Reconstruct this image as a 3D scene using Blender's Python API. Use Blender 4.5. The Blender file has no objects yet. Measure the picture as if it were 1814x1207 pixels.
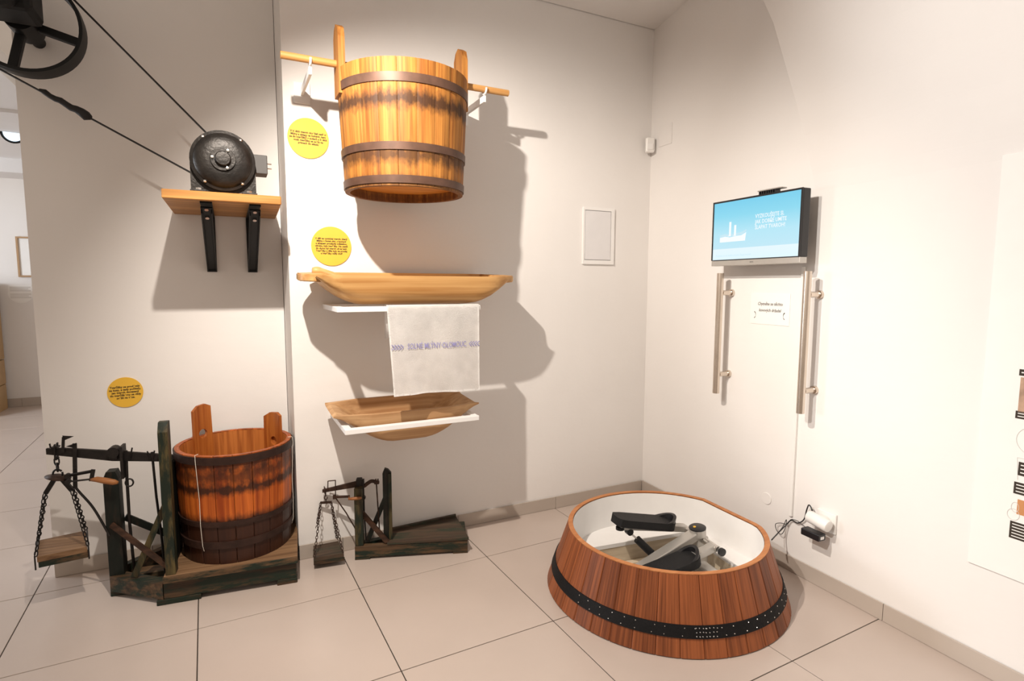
import bpy, bmesh, math, random
from mathutils import Vector, Matrix
random.seed(7)
scn = bpy.context.scene
COL = scn.collection
PI = math.pi

# ------------------------------------------------------------------ camera
W, H = 1814.0, 1207.0
FPX, PITCH, YAW, ROLL, EYE = 1002.17, 0.0992673, 0.4961198, 0.0027970, 1.3
_f = Vector((math.sin(YAW)*math.cos(PITCH), math.cos(YAW)*math.cos(PITCH), -math.sin(PITCH)))
_r0 = Vector((math.cos(YAW), -math.sin(YAW), 0)); _u0 = _r0.cross(_f)
_r = _r0*math.cos(ROLL)+_u0*math.sin(ROLL); _u = -_r0*math.sin(ROLL)+_u0*math.cos(ROLL)
CAM = Vector((0, 0, EYE))
cd = bpy.data.cameras.new('camera'); cam = bpy.data.objects.new('camera', cd); COL.objects.link(cam)
cd.sensor_width = 36.0; cd.lens = FPX/W*36.0; cd.clip_start = 0.02
cam.matrix_world = Matrix(((_r.x, _u.x, -_f.x, CAM.x), (_r.y, _u.y, -_f.y, CAM.y), (_r.z, _u.z, -_f.z, CAM.z), (0, 0, 0, 1)))
scn.camera = cam

# ------------------------------------------------------------------ world, lamps, exposure
vs = scn.view_settings
vs.view_transform = 'Standard'; vs.look = 'None'; vs.gamma = 1.0; vs.use_curve_mapping = False
vs.exposure = 0.45
wd = bpy.data.worlds.new('world'); scn.world = wd; wd.use_nodes = True
wd.node_tree.nodes['Background'].inputs[0].default_value = (1.0, 0.82, 0.66, 1)
wd.node_tree.nodes['Background'].inputs[1].default_value = 0.45
def spot(name, loc, aim, watts, deg, blend, radius, col):
    l = bpy.data.lights.new(name, 'SPOT'); l.energy = watts; l.spot_size = math.radians(deg); l.spot_blend = blend
    l.shadow_soft_size = radius; l.color = col
    o = bpy.data.objects.new(name, l); COL.objects.link(o); o.location = loc
    o.rotation_euler = (Vector(aim)-Vector(loc)).to_track_quat('-Z', 'Y').to_euler()
    return o
WARM = (1.0, 0.90, 0.79)
# the two ceiling spots whose places the photograph's shadows give (bucket, shelves and rod; monitor and grips)
spot('ceiling_spot_exhibits_offscreen', (0.04, 1.47, 2.45), (1.20, 2.46, 0.78), 165, 110, 0.75, 0.018, WARM)
spot('ceiling_spot_poster_offscreen', (-1.37, 0.78, 2.80), (2.20, 0.30, 1.35), 255, 60, 0.75, 0.02, (1.0, 0.935, 0.86))
# daylight of the far room, from its window side past the wall end
al = bpy.data.lights.new('far_room_window_offscreen', 'AREA'); al.energy = 100; al.shape = 'RECTANGLE'; al.size = 1.3; al.size_y = 1.5; al.color = (0.86, 0.93, 1.0)
ao = bpy.data.objects.new('far_room_window_offscreen', al); COL.objects.link(ao); ao.location = (-4.4, 5.0, 1.6)
ao.rotation_euler = Vector((1.0, 0.0, 0.0)).to_track_quat('-Z', 'Y').to_euler()

# ------------------------------------------------------------------ helpers: frames
def pray(a, b): return _r*((a-W/2)/FPX) - _u*((b-H/2)/FPX) + _f
def zpl(a, b, z=0.0):
    d = pray(a, b); return CAM + d*((z-EYE)/d.z)
class Frame:                      # a wall: u along it, w out of it into the room
    def __init__(s, o, d):
        s.o = Vector((o[0], o[1], 0)); s.u = Vector((d[0], d[1], 0)).normalized(); s.n = Vector((s.u.y, -s.u.x, 0))
        s.rz = math.atan2(s.u.y, s.u.x)
    def at(s, a, b, w=0.0):
        d = pray(a, b); P = s.o+s.n*w; X = CAM+d*((P-CAM).dot(s.n)/d.dot(s.n))
        return Vector(((X-s.o).dot(s.u), w, X.z))
    def P(s, u, w, z): return s.o+s.u*u+s.n*w+Vector((0, 0, z))
KB = -0.0322
BW = Frame((0.337, 2.731), (1, KB))          # back wall
LW = Frame((-0.640, 3.070), (1, KB))         # recessed wall at the left
RW = Frame((2.268, 1.141), (-0.0755, -0.997))  # right wall
SL = Frame((-0.198, 2.584), (0.991, -0.1346))  # large scale
S2 = Frame((0.567, 2.599), (0.9386, -0.345))   # small scale

# ------------------------------------------------------------------ helpers: meshes (local coords: x along, -y out of the wall, z up)
def V(*a): return Vector(a)
def finish(name, bm, mat, parent=None, smooth=False, loc=None, rz=0.0):
    bmesh.ops.recalc_face_normals(bm, faces=bm.faces)
    me = bpy.data.meshes.new(name); bm.to_mesh(me); bm.free()
    if smooth:
        for p in me.polygons: p.use_smooth = True
        if smooth is not True: me.set_sharp_from_angle(angle=math.radians(smooth))
    o = bpy.data.objects.new(name, me); COL.objects.link(o)
    if mat: me.materials.append(mat)
    if parent: o.parent = parent
    if loc is not None: o.location = loc
    o.rotation_euler = (0, 0, rz)
    return o
def tag(o, label=None, cat=None, group=None, kind=None):
    if label: o['label'] = label
    if cat: o['category'] = cat
    if group: o['group'] = group
    if kind: o['kind'] = kind
    return o
def thing(name, label, cat, loc=(0, 0, 0), rz=0.0, group=None):
    o = bpy.data.objects.new(name, None); COL.objects.link(o); o.empty_display_size = 0.05
    o.location = loc; o.rotation_euler = (0, 0, rz)
    return tag(o, label, cat, group)
def BM(): return bmesh.new()
def box(bm, c, s, M=None, bev=0.0):
    m = Matrix.Translation(c)
    if M is not None: m = m @ M.to_4x4()
    r = bmesh.ops.create_cube(bm, size=1.0, matrix=m @ Matrix.Diagonal((s[0], s[1], s[2], 1)))
    if bev > 0:
        es = list({e for v in r['verts'] for e in v.link_edges})
        bmesh.ops.bevel(bm, geom=es, offset=bev, segments=2, affect='EDGES', profile=0.5)
    return bm
def bx(x0, x1, y0, y1, z0, z1, bev=0.0, bm=None):
    return box(bm or BM(), ((x0+x1)/2, (y0+y1)/2, (z0+z1)/2), (abs(x1-x0), abs(y1-y0), abs(z1-z0)), None, bev)
def basis(d, up=V(0, 0, 1)):
    d = d.normalized()
    if abs(d.dot(up)) > 0.98: up = V(1, 0, 0)
    a = d.cross(up).normalized(); b = a.cross(d).normalized()
    return a, b
def bar(bm, p, q, wd_, th, up=V(0, 0, 1), bev=0.0):       # a straight beam between two points
    p, q = Vector(p), Vector(q); d = (q-p); a, b = basis(d, up)
    M = Matrix((a, d.normalized(), b)).transposed()
    return box(bm, (p+q)/2, (wd_, d.length, th), M, bev)
def tube(bm, pts, rad, seg=8, cap=True, closed=False):
    pts = [Vector(p) for p in pts]; n = len(pts); rings = []
    rr = rad if isinstance(rad, (list, tuple)) else [rad]*n
    prev = None
    for i, p in enumerate(pts):
        if closed: d = pts[(i+1) % n]-pts[i-1]
        else: d = pts[min(i+1, n-1)]-pts[max(i-1, 0)]
        d.normalize()
        if prev is None: a, b = basis(d)
        else:
            a = (prev-d*prev.dot(d)).normalized(); b = a.cross(d)
        prev = a
        rings.append([bm.verts.new(p+(a*math.cos(2*PI*k/seg)+b*math.sin(2*PI*k/seg))*rr[i]) for k in range(seg)])
    for i in range(n if closed else n-1):
        A, B_ = rings[i], rings[(i+1) % n]
        for k in range(seg): bm.faces.new((A[k], A[(k+1) % seg], B_[(k+1) % seg], B_[k]))
    if cap and not closed:
        bm.faces.new(rings[0][::-1]); bm.faces.new(rings[-1])
    return bm
def spline(pts, n=6):
    pts = [Vector(p) for p in pts]; out = []
    for i in range(len(pts)-1):
        p0, p1, p2, p3 = pts[max(i-1, 0)], pts[i], pts[i+1], pts[min(i+2, len(pts)-1)]
        for k in range(n):
            t = k/n
            out.append(0.5*((2*p1)+(p2-p0)*t+(2*p0-5*p1+4*p2-p3)*t*t+(-p0+3*p1-3*p2+p3)*t**3))
    out.append(pts[-1]); return out
def lathe(bm, prof, M=None, seg=32, closed=False):       # prof: (r, h) pairs about local z
    rings = []
    for r, h in prof:
        ring = []
        for k in range(seg):
            v = V(r*math.cos(2*PI*k/seg), r*math.sin(2*PI*k/seg), h)
            ring.append(bm.verts.new((M @ v) if M is not None else v))
        rings.append(ring)
    n = len(rings)
    for i in range(n if closed else n-1):
        A, B_ = rings[i], rings[(i+1) % n]
        for k in range(seg): bm.faces.new((A[k], A[(k+1) % seg], B_[(k+1) % seg], B_[k]))
    if not closed:
        for ring in (rings[0][::-1], rings[-1]):
            if len(set((round(v.co.x, 5), round(v.co.y, 5), round(v.co.z, 5)) for v in ring)) > 2: bm.faces.new(ring)
    bmesh.ops.remove_doubles(bm, verts=bm.verts, dist=1e-5)
    return bm
def frameM(o, zdir, xdir=None):
    z = Vector(zdir).normalized()
    if xdir is None: x, y = basis(z)
    else: x = Vector(xdir).normalized(); y = z.cross(x)
    m = Matrix((x, y, z)).transposed().to_4x4(); m.translation = Vector(o); return m
def prism(bm, poly, axis, t0, t1):            # poly of 2D points extruded along an axis 'x','y','z'
    def mk(a, b, t):
        return {'x': (t, a, b), 'y': (a, t, b), 'z': (a, b, t)}[axis]
    A = [bm.verts.new(mk(a, b, t0)) for a, b in poly]; B_ = [bm.verts.new(mk(a, b, t1)) for a, b in poly]
    bm.faces.new(A[::-1]); bm.faces.new(B_); n = len(poly)
    for i in range(n): bm.faces.new((A[i], A[(i+1) % n], B_[(i+1) % n], B_[i]))
    return bm
def disc_poly(cx, cy, r, n=40, a0=0, a1=2*PI): return [(cx+r*math.cos(a0+(a1-a0)*k/n), cy+r*math.sin(a0+(a1-a0)*k/n)) for k in range(n)]
def chain(bm, p, q, link=0.022, wid=0.011, rad=0.0018):
    p, q = Vector(p), Vector(q); d = q-p; n = max(2, int(d.length/(link*0.78))); a, b = basis(d); dn = d.normalized()
    for i in range(n):
        c = p+d*((i+0.5)/n); s = a if i % 2 else b
        pts = [c+dn*(link/2*math.cos(t))+s*(wid/2*math.sin(t)) for t in [2*PI*k/10 for k in range(10)]]
        tube(bm, pts, rad, 5, closed=True)
    return bm
def lettering(name, parent, body, size, loc, mat, align='CENTER', rot=(PI/2, 0, 0), space=1.0, bold=0.0, sx=1.0, shear=0.0):
    cu = bpy.data.curves.new(name, 'FONT'); cu.body = body; cu.size = size; cu.align_x = align; cu.align_y = 'CENTER'
    cu.space_line = space; cu.offset = bold; cu.resolution_u = 2; cu.shear = shear
    t = bpy.data.objects.new('tmp_text', cu); COL.objects.link(t)
    me = bpy.data.meshes.new_from_object(t)
    bpy.data.objects.remove(t); bpy.data.curves.remove(cu); me.name = name
    me.materials.clear(); me.materials.append(mat)
    o = bpy.data.objects.new(name, me); COL.objects.link(o); o.parent = parent; o.location = loc; o.rotation_euler = rot; o.scale = (sx, 1, 1)
    return o

# ------------------------------------------------------------------ materials
def newmat(name):
    m = bpy.data.materials.new(name); m.use_nodes = True
    return m, m.node_tree.nodes, m.node_tree.links, m.node_tree.nodes['Principled BSDF']
def c4(c): return (c[0], c[1], c[2], 1)
def plain(name, col, rough=0.5, metal=0.0, var=0.06, scale=14, bump=0.0, bscale=60, spec=None):
    m, N, L, b = newmat(name)
    tc = N.new('ShaderNodeTexCoord'); no = N.new('ShaderNodeTexNoise'); no.inputs['Scale'].default_value = scale; no.inputs['Detail'].default_value = 4
    L.new(tc.outputs['Object'], no.inputs['Vector'])
    r = N.new('ShaderNodeValToRGB'); r.color_ramp.elements[0].position = 0.3; r.color_ramp.elements[1].position = 0.7
    r.color_ramp.elements[0].color = c4([x*(1-var) for x in col]); r.color_ramp.elements[1].color = c4([min(1, x*(1+var)) for x in col])
    L.new(no.outputs['Fac'], r.inputs['Fac']); L.new(r.outputs['Color'], b.inputs['Base Color'])
    b.inputs['Roughness'].default_value = rough; b.inputs['Metallic'].default_value = metal
    if spec is not None: b.inputs['Specular IOR Level'].default_value = spec
    if bump > 0:
        n2 = N.new('ShaderNodeTexNoise'); n2.inputs['Scale'].default_value = bscale; n2.inputs['Detail'].default_value = 5
        L.new(tc.outputs['Object'], n2.inputs['Vector'])
        bp = N.new('ShaderNodeBump'); bp.inputs['Strength'].default_value = bump; bp.inputs['Distance'].default_value = 0.01
        L.new(n2.outputs['Fac'], bp.inputs['Height']); L.new(bp.outputs['Normal'], b.inputs['Normal'])
    return m
def wood(name, dark, light, grain='z', rough=0.5, fine=60, stains=(), stain_col=(0.03, 0.015, 0.01), rnd=0.25, bump=0.25, patch=None, patch_amt=0.5, spec=0.3, uv=False):
    """stains: list of (z centre, half height, strength); patch: a second colour (paint left on the wood) in streaky patches"""
    m, N, L, b = newmat(name)
    tc = N.new('ShaderNodeTexCoord'); oi = N.new('ShaderNodeObjectInfo')
    off = N.new('ShaderNodeVectorMath'); off.operation = 'SCALE'; off.inputs[0].default_value = (7.3, 5.1, 3.7); L.new(oi.outputs['Random'], off.inputs['Scale'])
    add = N.new('ShaderNodeVectorMath'); add.operation = 'ADD'; L.new(tc.outputs['UV' if uv else 'Object'], add.inputs[0]); L.new(off.outputs[0], add.inputs[1])
    if uv: grain = 'y'
    mp = N.new('ShaderNodeMapping'); s = [fine, fine, fine]; s['xyz'.index(grain)] = fine*0.028; mp.inputs['Scale'].default_value = s
    L.new(add.outputs[0], mp.inputs['Vector'])
    n1 = N.new('ShaderNodeTexNoise'); n1.inputs['Scale'].default_value = 1.0; n1.inputs['Detail'].default_value = 6; n1.inputs['Distortion'].default_value = 0.35
    L.new(mp.outputs[0], n1.inputs['Vector'])
    mp2 = N.new('ShaderNodeMapping'); s2 = [12, 12, 12]; s2['xyz'.index(grain)] = 1.6; mp2.inputs['Scale'].default_value = s2
    L.new(add.outputs[0], mp2.inputs['Vector'])
    n2 = N.new('ShaderNodeTexNoise'); n2.inputs['Scale'].default_value = 1.0; n2.inputs['Detail'].default_value = 3; n2.inputs['Distortion'].default_value = 0.6
    L.new(mp2.outputs[0], n2.inputs['Vector'])
    mx = N.new('ShaderNodeMath'); mx.operation = 'MULTIPLY_ADD'; L.new(n2.outputs['Fac'], mx.inputs[0]); mx.inputs[1].default_value = 0.5; L.new(n1.outputs['Fac'], mx.inputs[2])
    ad = N.new('ShaderNodeMath'); ad.operation = 'MULTIPLY_ADD'; L.new(oi.outputs['Random'], ad.inputs[0]); ad.inputs[1].default_value = rnd; L.new(mx.outputs[0], ad.inputs[2])
    r = N.new('ShaderNodeValToRGB'); r.color_ramp.elements[0].position = 0.47; r.color_ramp.elements[1].position = 0.86
    r.color_ramp.elements[0].color = c4(light); r.color_ramp.elements[1].color = c4(dark)
    sb = N.new('ShaderNodeMath'); sb.operation = 'SUBTRACT'; L.new(ad.outputs[0], sb.inputs[0]); sb.inputs[1].default_value = 0.1+rnd/2
    L.new(sb.outputs[0], r.inputs['Fac']); col = r.outputs['Color']
    if patch is not None:
        mp3 = N.new('ShaderNodeMapping'); s3 = [26, 26, 26]; s3['xyz'.index(grain)] = 5; mp3.inputs['Scale'].default_value = s3
        L.new(add.outputs[0], mp3.inputs['Vector'])
        n3 = N.new('ShaderNodeTexNoise'); n3.inputs['Scale'].default_value = 1.0; n3.inputs['Detail'].default_value = 7; n3.inputs['Roughness'].default_value = 0.7
        L.new(mp3.outputs[0], n3.inputs['Vector'])
        r3 = N.new('ShaderNodeValToRGB'); r3.color_ramp.elements[0].position = patch_amt-0.06; r3.color_ramp.elements[1].position = patch_amt+0.06
        L.new(n3.outputs['Fac'], r3.inputs['Fac'])
        mm = N.new('ShaderNodeMix'); mm.data_type = 'RGBA'; L.new(r3.outputs['Color'], mm.inputs['Factor']); mm.inputs['A'].default_value = c4(patch); L.new(col, mm.inputs['B']); col = mm.outputs['Result']
    if stains:
        sx = N.new('ShaderNodeSeparateXYZ'); L.new(tc.outputs['Object'], sx.inputs[0])
        mps = N.new('ShaderNodeMapping'); mps.inputs['Scale'].default_value = (1, 1, 0.55); L.new(tc.outputs['Object'], mps.inputs['Vector'])
        ns = N.new('ShaderNodeTexNoise'); ns.inputs['Scale'].default_value = 34; ns.inputs['Detail'].default_value = 8; ns.inputs['Roughness'].default_value = 0.65; L.new(mps.outputs[0], ns.inputs['Vector'])
        for zc, hh, st, *hard in stains:
            d = N.new('ShaderNodeMath'); d.operation = 'SUBTRACT'; L.new(sx.outputs['Z'], d.inputs[0]); d.inputs[1].default_value = zc
            a = N.new('ShaderNodeMath'); a.operation = 'ABSOLUTE'; L.new(d.outputs[0], a.inputs[0])
            q = N.new('ShaderNodeMath'); q.operation = 'DIVIDE'; L.new(a.outputs[0], q.inputs[0]); q.inputs[1].default_value = hh
            amp = 0.35 if hard else 2.4
            w_ = N.new('ShaderNodeMath'); w_.operation = 'MULTIPLY_ADD'; L.new(ns.outputs['Fac'], w_.inputs[0]); w_.inputs[1].default_value = -amp; L.new(q.outputs[0], w_.inputs[2])
            rs = N.new('ShaderNodeMapRange'); rs.inputs['From Min'].default_value = 0.72 if hard else -0.95; rs.inputs['From Max'].default_value = 0.90 if hard else -0.05; rs.inputs['To Min'].default_value = st; rs.inputs['To Max'].default_value = 0.0
            L.new(w_.outputs[0], rs.inputs['Value'])
            mm = N.new('ShaderNodeMix'); mm.data_type = 'RGBA'; L.new(rs.outputs[0], mm.inputs['Factor']); L.new(col, mm.inputs['A']); mm.inputs['B'].default_value = c4(stain_col); col = mm.outputs['Result']
    L.new(col, b.inputs['Base Color']); b.inputs['Roughness'].default_value = rough; b.inputs['Specular IOR Level'].default_value = spec
    bp = N.new('ShaderNodeBump'); bp.inputs['Strength'].default_value = bump; bp.inputs['Distance'].default_value = 0.004
    L.new(n1.outputs['Fac'], bp.inputs['Height']); L.new(bp.outputs['Normal'], b.inputs['Normal'])
    return m
def plaster(name, col):
    m, N, L, b = newmat(name)
    tc = N.new('ShaderNodeTexCoord')
    n0 = N.new('ShaderNodeTexNoise'); n0.inputs['Scale'].default_value = 1.3; n0.inputs['Detail'].default_value = 3; L.new(tc.outputs['Object'], n0.inputs['Vector'])
    r = N.new('ShaderNodeValToRGB'); r.color_ramp.elements[0].position = 0.3; r.color_ramp.elements[1].position = 0.7
    r.color_ramp.elements[0].color = c4([x*0.95 for x in col]); r.color_ramp.elements[1].color = c4(col)
    L.new(n0.outputs['Fac'], r.inputs['Fac']); L.new(r.outputs['Color'], b.inputs['Base Color']); b.inputs['Roughness'].default_value = 0.85
    b.inputs['Specular IOR Level'].default_value = 0.2
    mp = N.new('ShaderNodeMapping'); mp.inputs['Scale'].default_value = (9, 9, 17); L.new(tc.outputs['Object'], mp.inputs['Vector'])
    n1 = N.new('ShaderNodeTexNoise'); n1.inputs['Scale'].default_value = 1; n1.inputs['Detail'].default_value = 4; L.new(mp.outputs[0], n1.inputs['Vector'])
    n2 = N.new('ShaderNodeTexNoise'); n2.inputs['Scale'].default_value = 5; n2.inputs['Detail'].default_value = 3; L.new(tc.outputs['Object'], n2.inputs['Vector'])
    mu = N.new('ShaderNodeMath'); mu.operation = 'MULTIPLY_ADD'; L.new(n2.outputs['Fac'], mu.inputs[0]); mu.inputs[1].default_value = 1.6; L.new(n1.outputs['Fac'], mu.inputs[2])
    bp = N.new('ShaderNodeBump'); bp.inputs['Strength'].default_value = 0.11; bp.inputs['Distance'].default_value = 0.012
    L.new(mu.outputs[0], bp.inputs['Height']); L.new(bp.outputs['Normal'], b.inputs['Normal'])
    return m
def emit(name, build, strength=1.0):
    m, N, L, b = newmat(name); b.inputs['Base Color'].default_value = (0.01, 0.01, 0.01, 1); b.inputs['Roughness'].default_value = 0.4
    col = build(N, L); L.new(col, b.inputs['Emission Color']); b.inputs['Emission Strength'].default_value = strength
    return m

M = {}
M['wall'] = plaster('wall_plaster', (0.81, 0.79, 0.775))
M['ceil'] = plaster('ceiling_plaster', (0.79, 0.77, 0.755))
M['grout'] = plain('grout', (0.045, 0.034, 0.026), 0.9)
M['tile'] = plain('floor_tile', (0.49, 0.415, 0.37), 0.30, var=0.035, scale=3, bump=0.02, bscale=180)
M['bbtile'] = plain('baseboard_tile', (0.46, 0.40, 0.35), 0.4, var=0.04, scale=4)
M['white'] = plain('white_paint', (0.82, 0.81, 0.80), 0.45, var=0.02)
M['white_metal'] = plain('white_powder_coat', (0.85, 0.85, 0.85), 0.35, var=0.02)
M['plastic_w'] = plain('white_plastic', (0.80, 0.79, 0.77), 0.35, var=0.02)
M['plastic_k'] = plain('black_plastic', (0.012, 0.012, 0.014), 0.35, var=0.1)
M['hoopblack'] = plain('black_hoop_strap', (0.006, 0.006, 0.007), 0.6, spec=0.2, var=0.2, bump=0.2, bscale=200)
M['rubber'] = plain('black_rubber', (0.010, 0.010, 0.011), 0.6, spec=0.3, var=0.1, bump=0.3, bscale=300)
M['iron'] = plain('dark_iron', (0.014, 0.011, 0.010), 0.55, 0.4, var=0.3, scale=40, bump=0.2, bscale=120)
M['rust'] = plain('rusty_iron', (0.042, 0.020, 0.012), 0.65, 0.4, var=0.45, scale=30, bump=0.2, bscale=120)
M['hoop_b'] = plain('brown_hoop', (0.115, 0.060, 0.040), 0.5, 0.35, var=0.2, scale=20)
M['castiron'] = plain('cast_iron', (0.022, 0.019, 0.017), 0.42, 0.45, var=0.4, scale=24, bump=0.15, bscale=90)
M['blackpaint'] = plain('black_paint', (0.005, 0.0055, 0.006), 0.5, 0.0, var=0.2, spec=0.25)
M['belt'] = plain('black_belt', (0.010, 0.009, 0.009), 0.7, var=0.2)
M['steel'] = plain('brushed_steel', (0.68, 0.60, 0.52), 0.27, 1.0, var=0.05)
M['chrome'] = plain('bolt_metal', (0.75, 0.73, 0.70), 0.25, 1.0, var=0.05)
M['silver'] = plain('silver_paint', (0.52, 0.50, 0.47), 0.35, 0.6, var=0.04)
M['greybox'] = plain('grey_box_paint', (0.055, 0.052, 0.05), 0.5, 0.2, var=0.1)
M['yellow'] = plain('yellow_print', (0.78, 0.46, 0.045), 0.55, var=0.03)
M['ink'] = plain('dark_ink', (0.03, 0.02, 0.012), 0.7, var=0.05)
M['paper'] = plain('white_paper', (0.84, 0.83, 0.81), 0.6, var=0.01)
M['linen'] = plain('white_linen', (0.90, 0.885, 0.87), 0.9, var=0.05, scale=20, bump=0.25, bscale=220)
M['blueprint'] = plain('violet_thread', (0.27, 0.26, 0.52), 0.9, var=0.15, scale=80)
M['string'] = plain('white_string', (0.75, 0.70, 0.62), 0.8)
M['panelgrey'] = plain('grey_panel', (0.72, 0.71, 0.72), 0.4, var=0.02)
M['darkline'] = plain('dark_gap', (0.05, 0.045, 0.04), 0.8)
M['bucket'] = wood('bucket_pine', (0.22, 0.072, 0.012), (0.50, 0.215, 0.045), 'z', 0.6, 90, stains=((0.325, 0.040, 0.9), (0.120, 0.040, 0.8), (0.012, 0.035, 0.6)), stain_col=(0.035, 0.016, 0.010), rnd=0.07, uv=True)
M['bucket_h'] = wood('bucket_handle_pine', (0.20, 0.066, 0.012), (0.46, 0.20, 0.045), 'z', 0.6, 70, rnd=0.07)
M['bucket_in'] = wood('bucket_bottom_boards', (0.55, 0.20, 0.03), (0.85, 0.42, 0.10), 'x', 0.5, 60, rnd=0.15)
M['rod'] = wood('rod_beech', (0.50, 0.25, 0.08), (0.72, 0.42, 0.16), 'x', 0.45, 60)
M['tub'] = wood('tub_red_pine', (0.25, 0.042, 0.006), (0.60, 0.150, 0.024), 'z', 0.42, 60, stains=((0.322, 0.030, 0.92), (0.378, 0.040, 0.75), (0.430, 0.045, 0.8), (0.0, 0.205, 0.96, 1)), stain_col=(0.022, 0.010, 0.007), rnd=0.15, uv=True)
M['tub_in'] = wood('tub_inside_pine', (0.24, 0.060, 0.012), (0.50, 0.170, 0.040), 'z', 0.45, 60)
M['tub_ear'] = wood('tub_handle_pine', (0.26, 0.060, 0.010), (0.46, 0.150, 0.030), 'z', 0.42, 60, rnd=0.15)
M['tub_hoop'] = plain('tub_hoop_wood', (0.030, 0.014, 0.010), 0.55, 0.0, var=0.35, scale=18, bump=0.2, spec=0.25)
M['deck'] = wood('vat_larch', (0.125, 0.034, 0.011), (0.30, 0.090, 0.030), 'z', 0.42, 120, rnd=0.30, uv=True)
M['deck_rim'] = wood('vat_rim', (0.40, 0.15, 0.05), (0.55, 0.24, 0.09), 'x', 0.5, 50)
M['trough'] = wood('trough_limewood', (0.42, 0.20, 0.06), (0.64, 0.38, 0.15), 'x', 0.45, 45, rnd=0.1)
M['trough2'] = wood('trough_worn', (0.36, 0.19, 0.085), (0.56, 0.35, 0.18), 'x', 0.55, 45, rnd=0.1)
M['shelfwood'] = wood('shelf_oak', (0.36, 0.15, 0.035), (0.60, 0.30, 0.09), 'x', 0.45, 40, rnd=0.1)
M['green'] = wood('green_painted_wood', (0.020, 0.012, 0.007), (0.120, 0.068, 0.034), 'x', 0.55, 50, patch=(0.010, 0.019, 0.012), patch_amt=0.50, bump=0.5)
M['greenz'] = wood('green_painted_post', (0.024, 0.016, 0.008), (0.100, 0.075, 0.028), 'z', 0.55, 50, patch=(0.009, 0.016, 0.010), patch_amt=0.50, bump=0.5)
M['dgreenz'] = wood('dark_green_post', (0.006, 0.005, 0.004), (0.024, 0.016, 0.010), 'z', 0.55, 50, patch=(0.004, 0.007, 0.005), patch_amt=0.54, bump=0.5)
M['plank'] = wood('worn_plank', (0.100, 0.050, 0.024), (0.25, 0.145, 0.075), 'x', 0.6, 60, rnd=0.2, bump=0.5)
M['platedark'] = wood('dark_platform', (0.026, 0.016, 0.011), (0.080, 0.052, 0.034), 'x', 0.6, 40, patch=(0.030, 0.035, 0.022), patch_amt=0.46, bump=0.5)
M['brace'] = wood('brown_brace', (0.030, 0.014, 0.008), (0.095, 0.045, 0.024), 'x', 0.6, 50)
M['handle'] = wood('handle_wood', (0.16, 0.055, 0.018), (0.34, 0.14, 0.05), 'x', 0.45, 60)
M['palewood'] = wood('pale_batten', (0.50, 0.40, 0.28), (0.68, 0.58, 0.44), 'x', 0.55, 40)
M['tanbox'] = plain('tan_cabinet', (0.42, 0.27, 0.13), 0.5, var=0.05)
M['framewood'] = plain('frame_wood', (0.40, 0.25, 0.13), 0.4, var=0.1)
M['printgrey'] = plain('pale_print', (0.62, 0.60, 0.58), 0.7, var=0.02)
M['printorange'] = plain('orange_print', (0.55, 0.25, 0.10), 0.7)
M['photo'] = plain('brown_photo_print', (0.40, 0.26, 0.18), 0.6, var=0.5, scale=18)

# ------------------------------------------------------------------ the setting
def struct(name, bm, mat, frame=None, smooth=False):
    o = finish(name, bm, mat, None, smooth, frame.o if frame else None, frame.rz if frame else 0.0)
    return tag(o, kind='structure')
TA0, TB0, TS = -0.527609*EYE, 1.345215*EYE, 0.460217*EYE   # tile grid: x of joint 0, y of joint 0, pitch
TSA, TSB = 0.466086*EYE, 0.454348*EYE
floor = struct('floor', bx(-6.0, 2.6, -2.6, 8.6, -0.10, -0.0025), M['grout'])
tile_bm = BM(); bx(0.0019, TSA-0.0019, 0.0019, TSB-0.0019, -0.012, 0.0, 0.0012, tile_bm)
tile0 = None
for i in range(-7, 5):
    for j in range(-6, 11):
        x, y = TA0+TSA*i, TB0+TSB*j
        if x > 2.33 or (x > 1.4 and y > 2.68) or (x > -0.6 and y > 3.0) or y+TSB < -0.9 and x < -1.5: continue
        if tile0 is None: tile0 = finish('tile', tile_bm, M['tile'], floor); t = tile0
        else: t = tile0.copy(); COL.objects.link(t)
        t.location = (x, y, 0)
WT = 3.6
wall_back = struct('wall_back', bx(0.0, 2.9, 0.0, 0.75, 0.0, WT), M['wall'], BW)
wall_left = struct('wall_left', bx(0.0, 0.985, 0.0, 0.42, 0.0, WT), M['wall'], LW)
wall_right = struct('wall_right', bx(-1.56, 4.2, 0.0, 0.4, 0.0, WT), M['wall'], RW)
# the vault springing over the right wall, edged by the lunette curve
bm = BM()
lun = [(1447.5, 352), (1440, 310), (1425, 240), (1410, 180), (1390, 110), (1370, 40), (1352, 0), (1325, -55), (1290, -115), (1245, -190)]
rows = []
for a, b_ in lun:
    w_ = 0.0
    for _ in range(6):
        p = RW.at(a, b_, w_); w_ = -0.004+0.20*max(0.0, (p.z-1.60)/1.2)**1.6
    rows.append((p.x, w_, p.z))
cols = []
for (uc, w_, z) in rows:
    row = [bm.verts.new((uc, 0.05, z)), bm.verts.new((uc, -w_, z))]
    for k in range(1, 9):
        uu = uc+(4.1-uc)*(k/8)**1.3
        row.append(bm.verts.new((uu, -w_, z)))
    row.append(bm.verts.new((4.1, 0.05, z)))
    cols.append(row)
for A, B_ in zip(cols[:-1], cols[1:]):
    for k in range(len(A)-1): bm.faces.new((A[k], A[k+1], B_[k+1], B_[k]))
struct('wall_vault', bm, M['wall'], RW)
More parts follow.
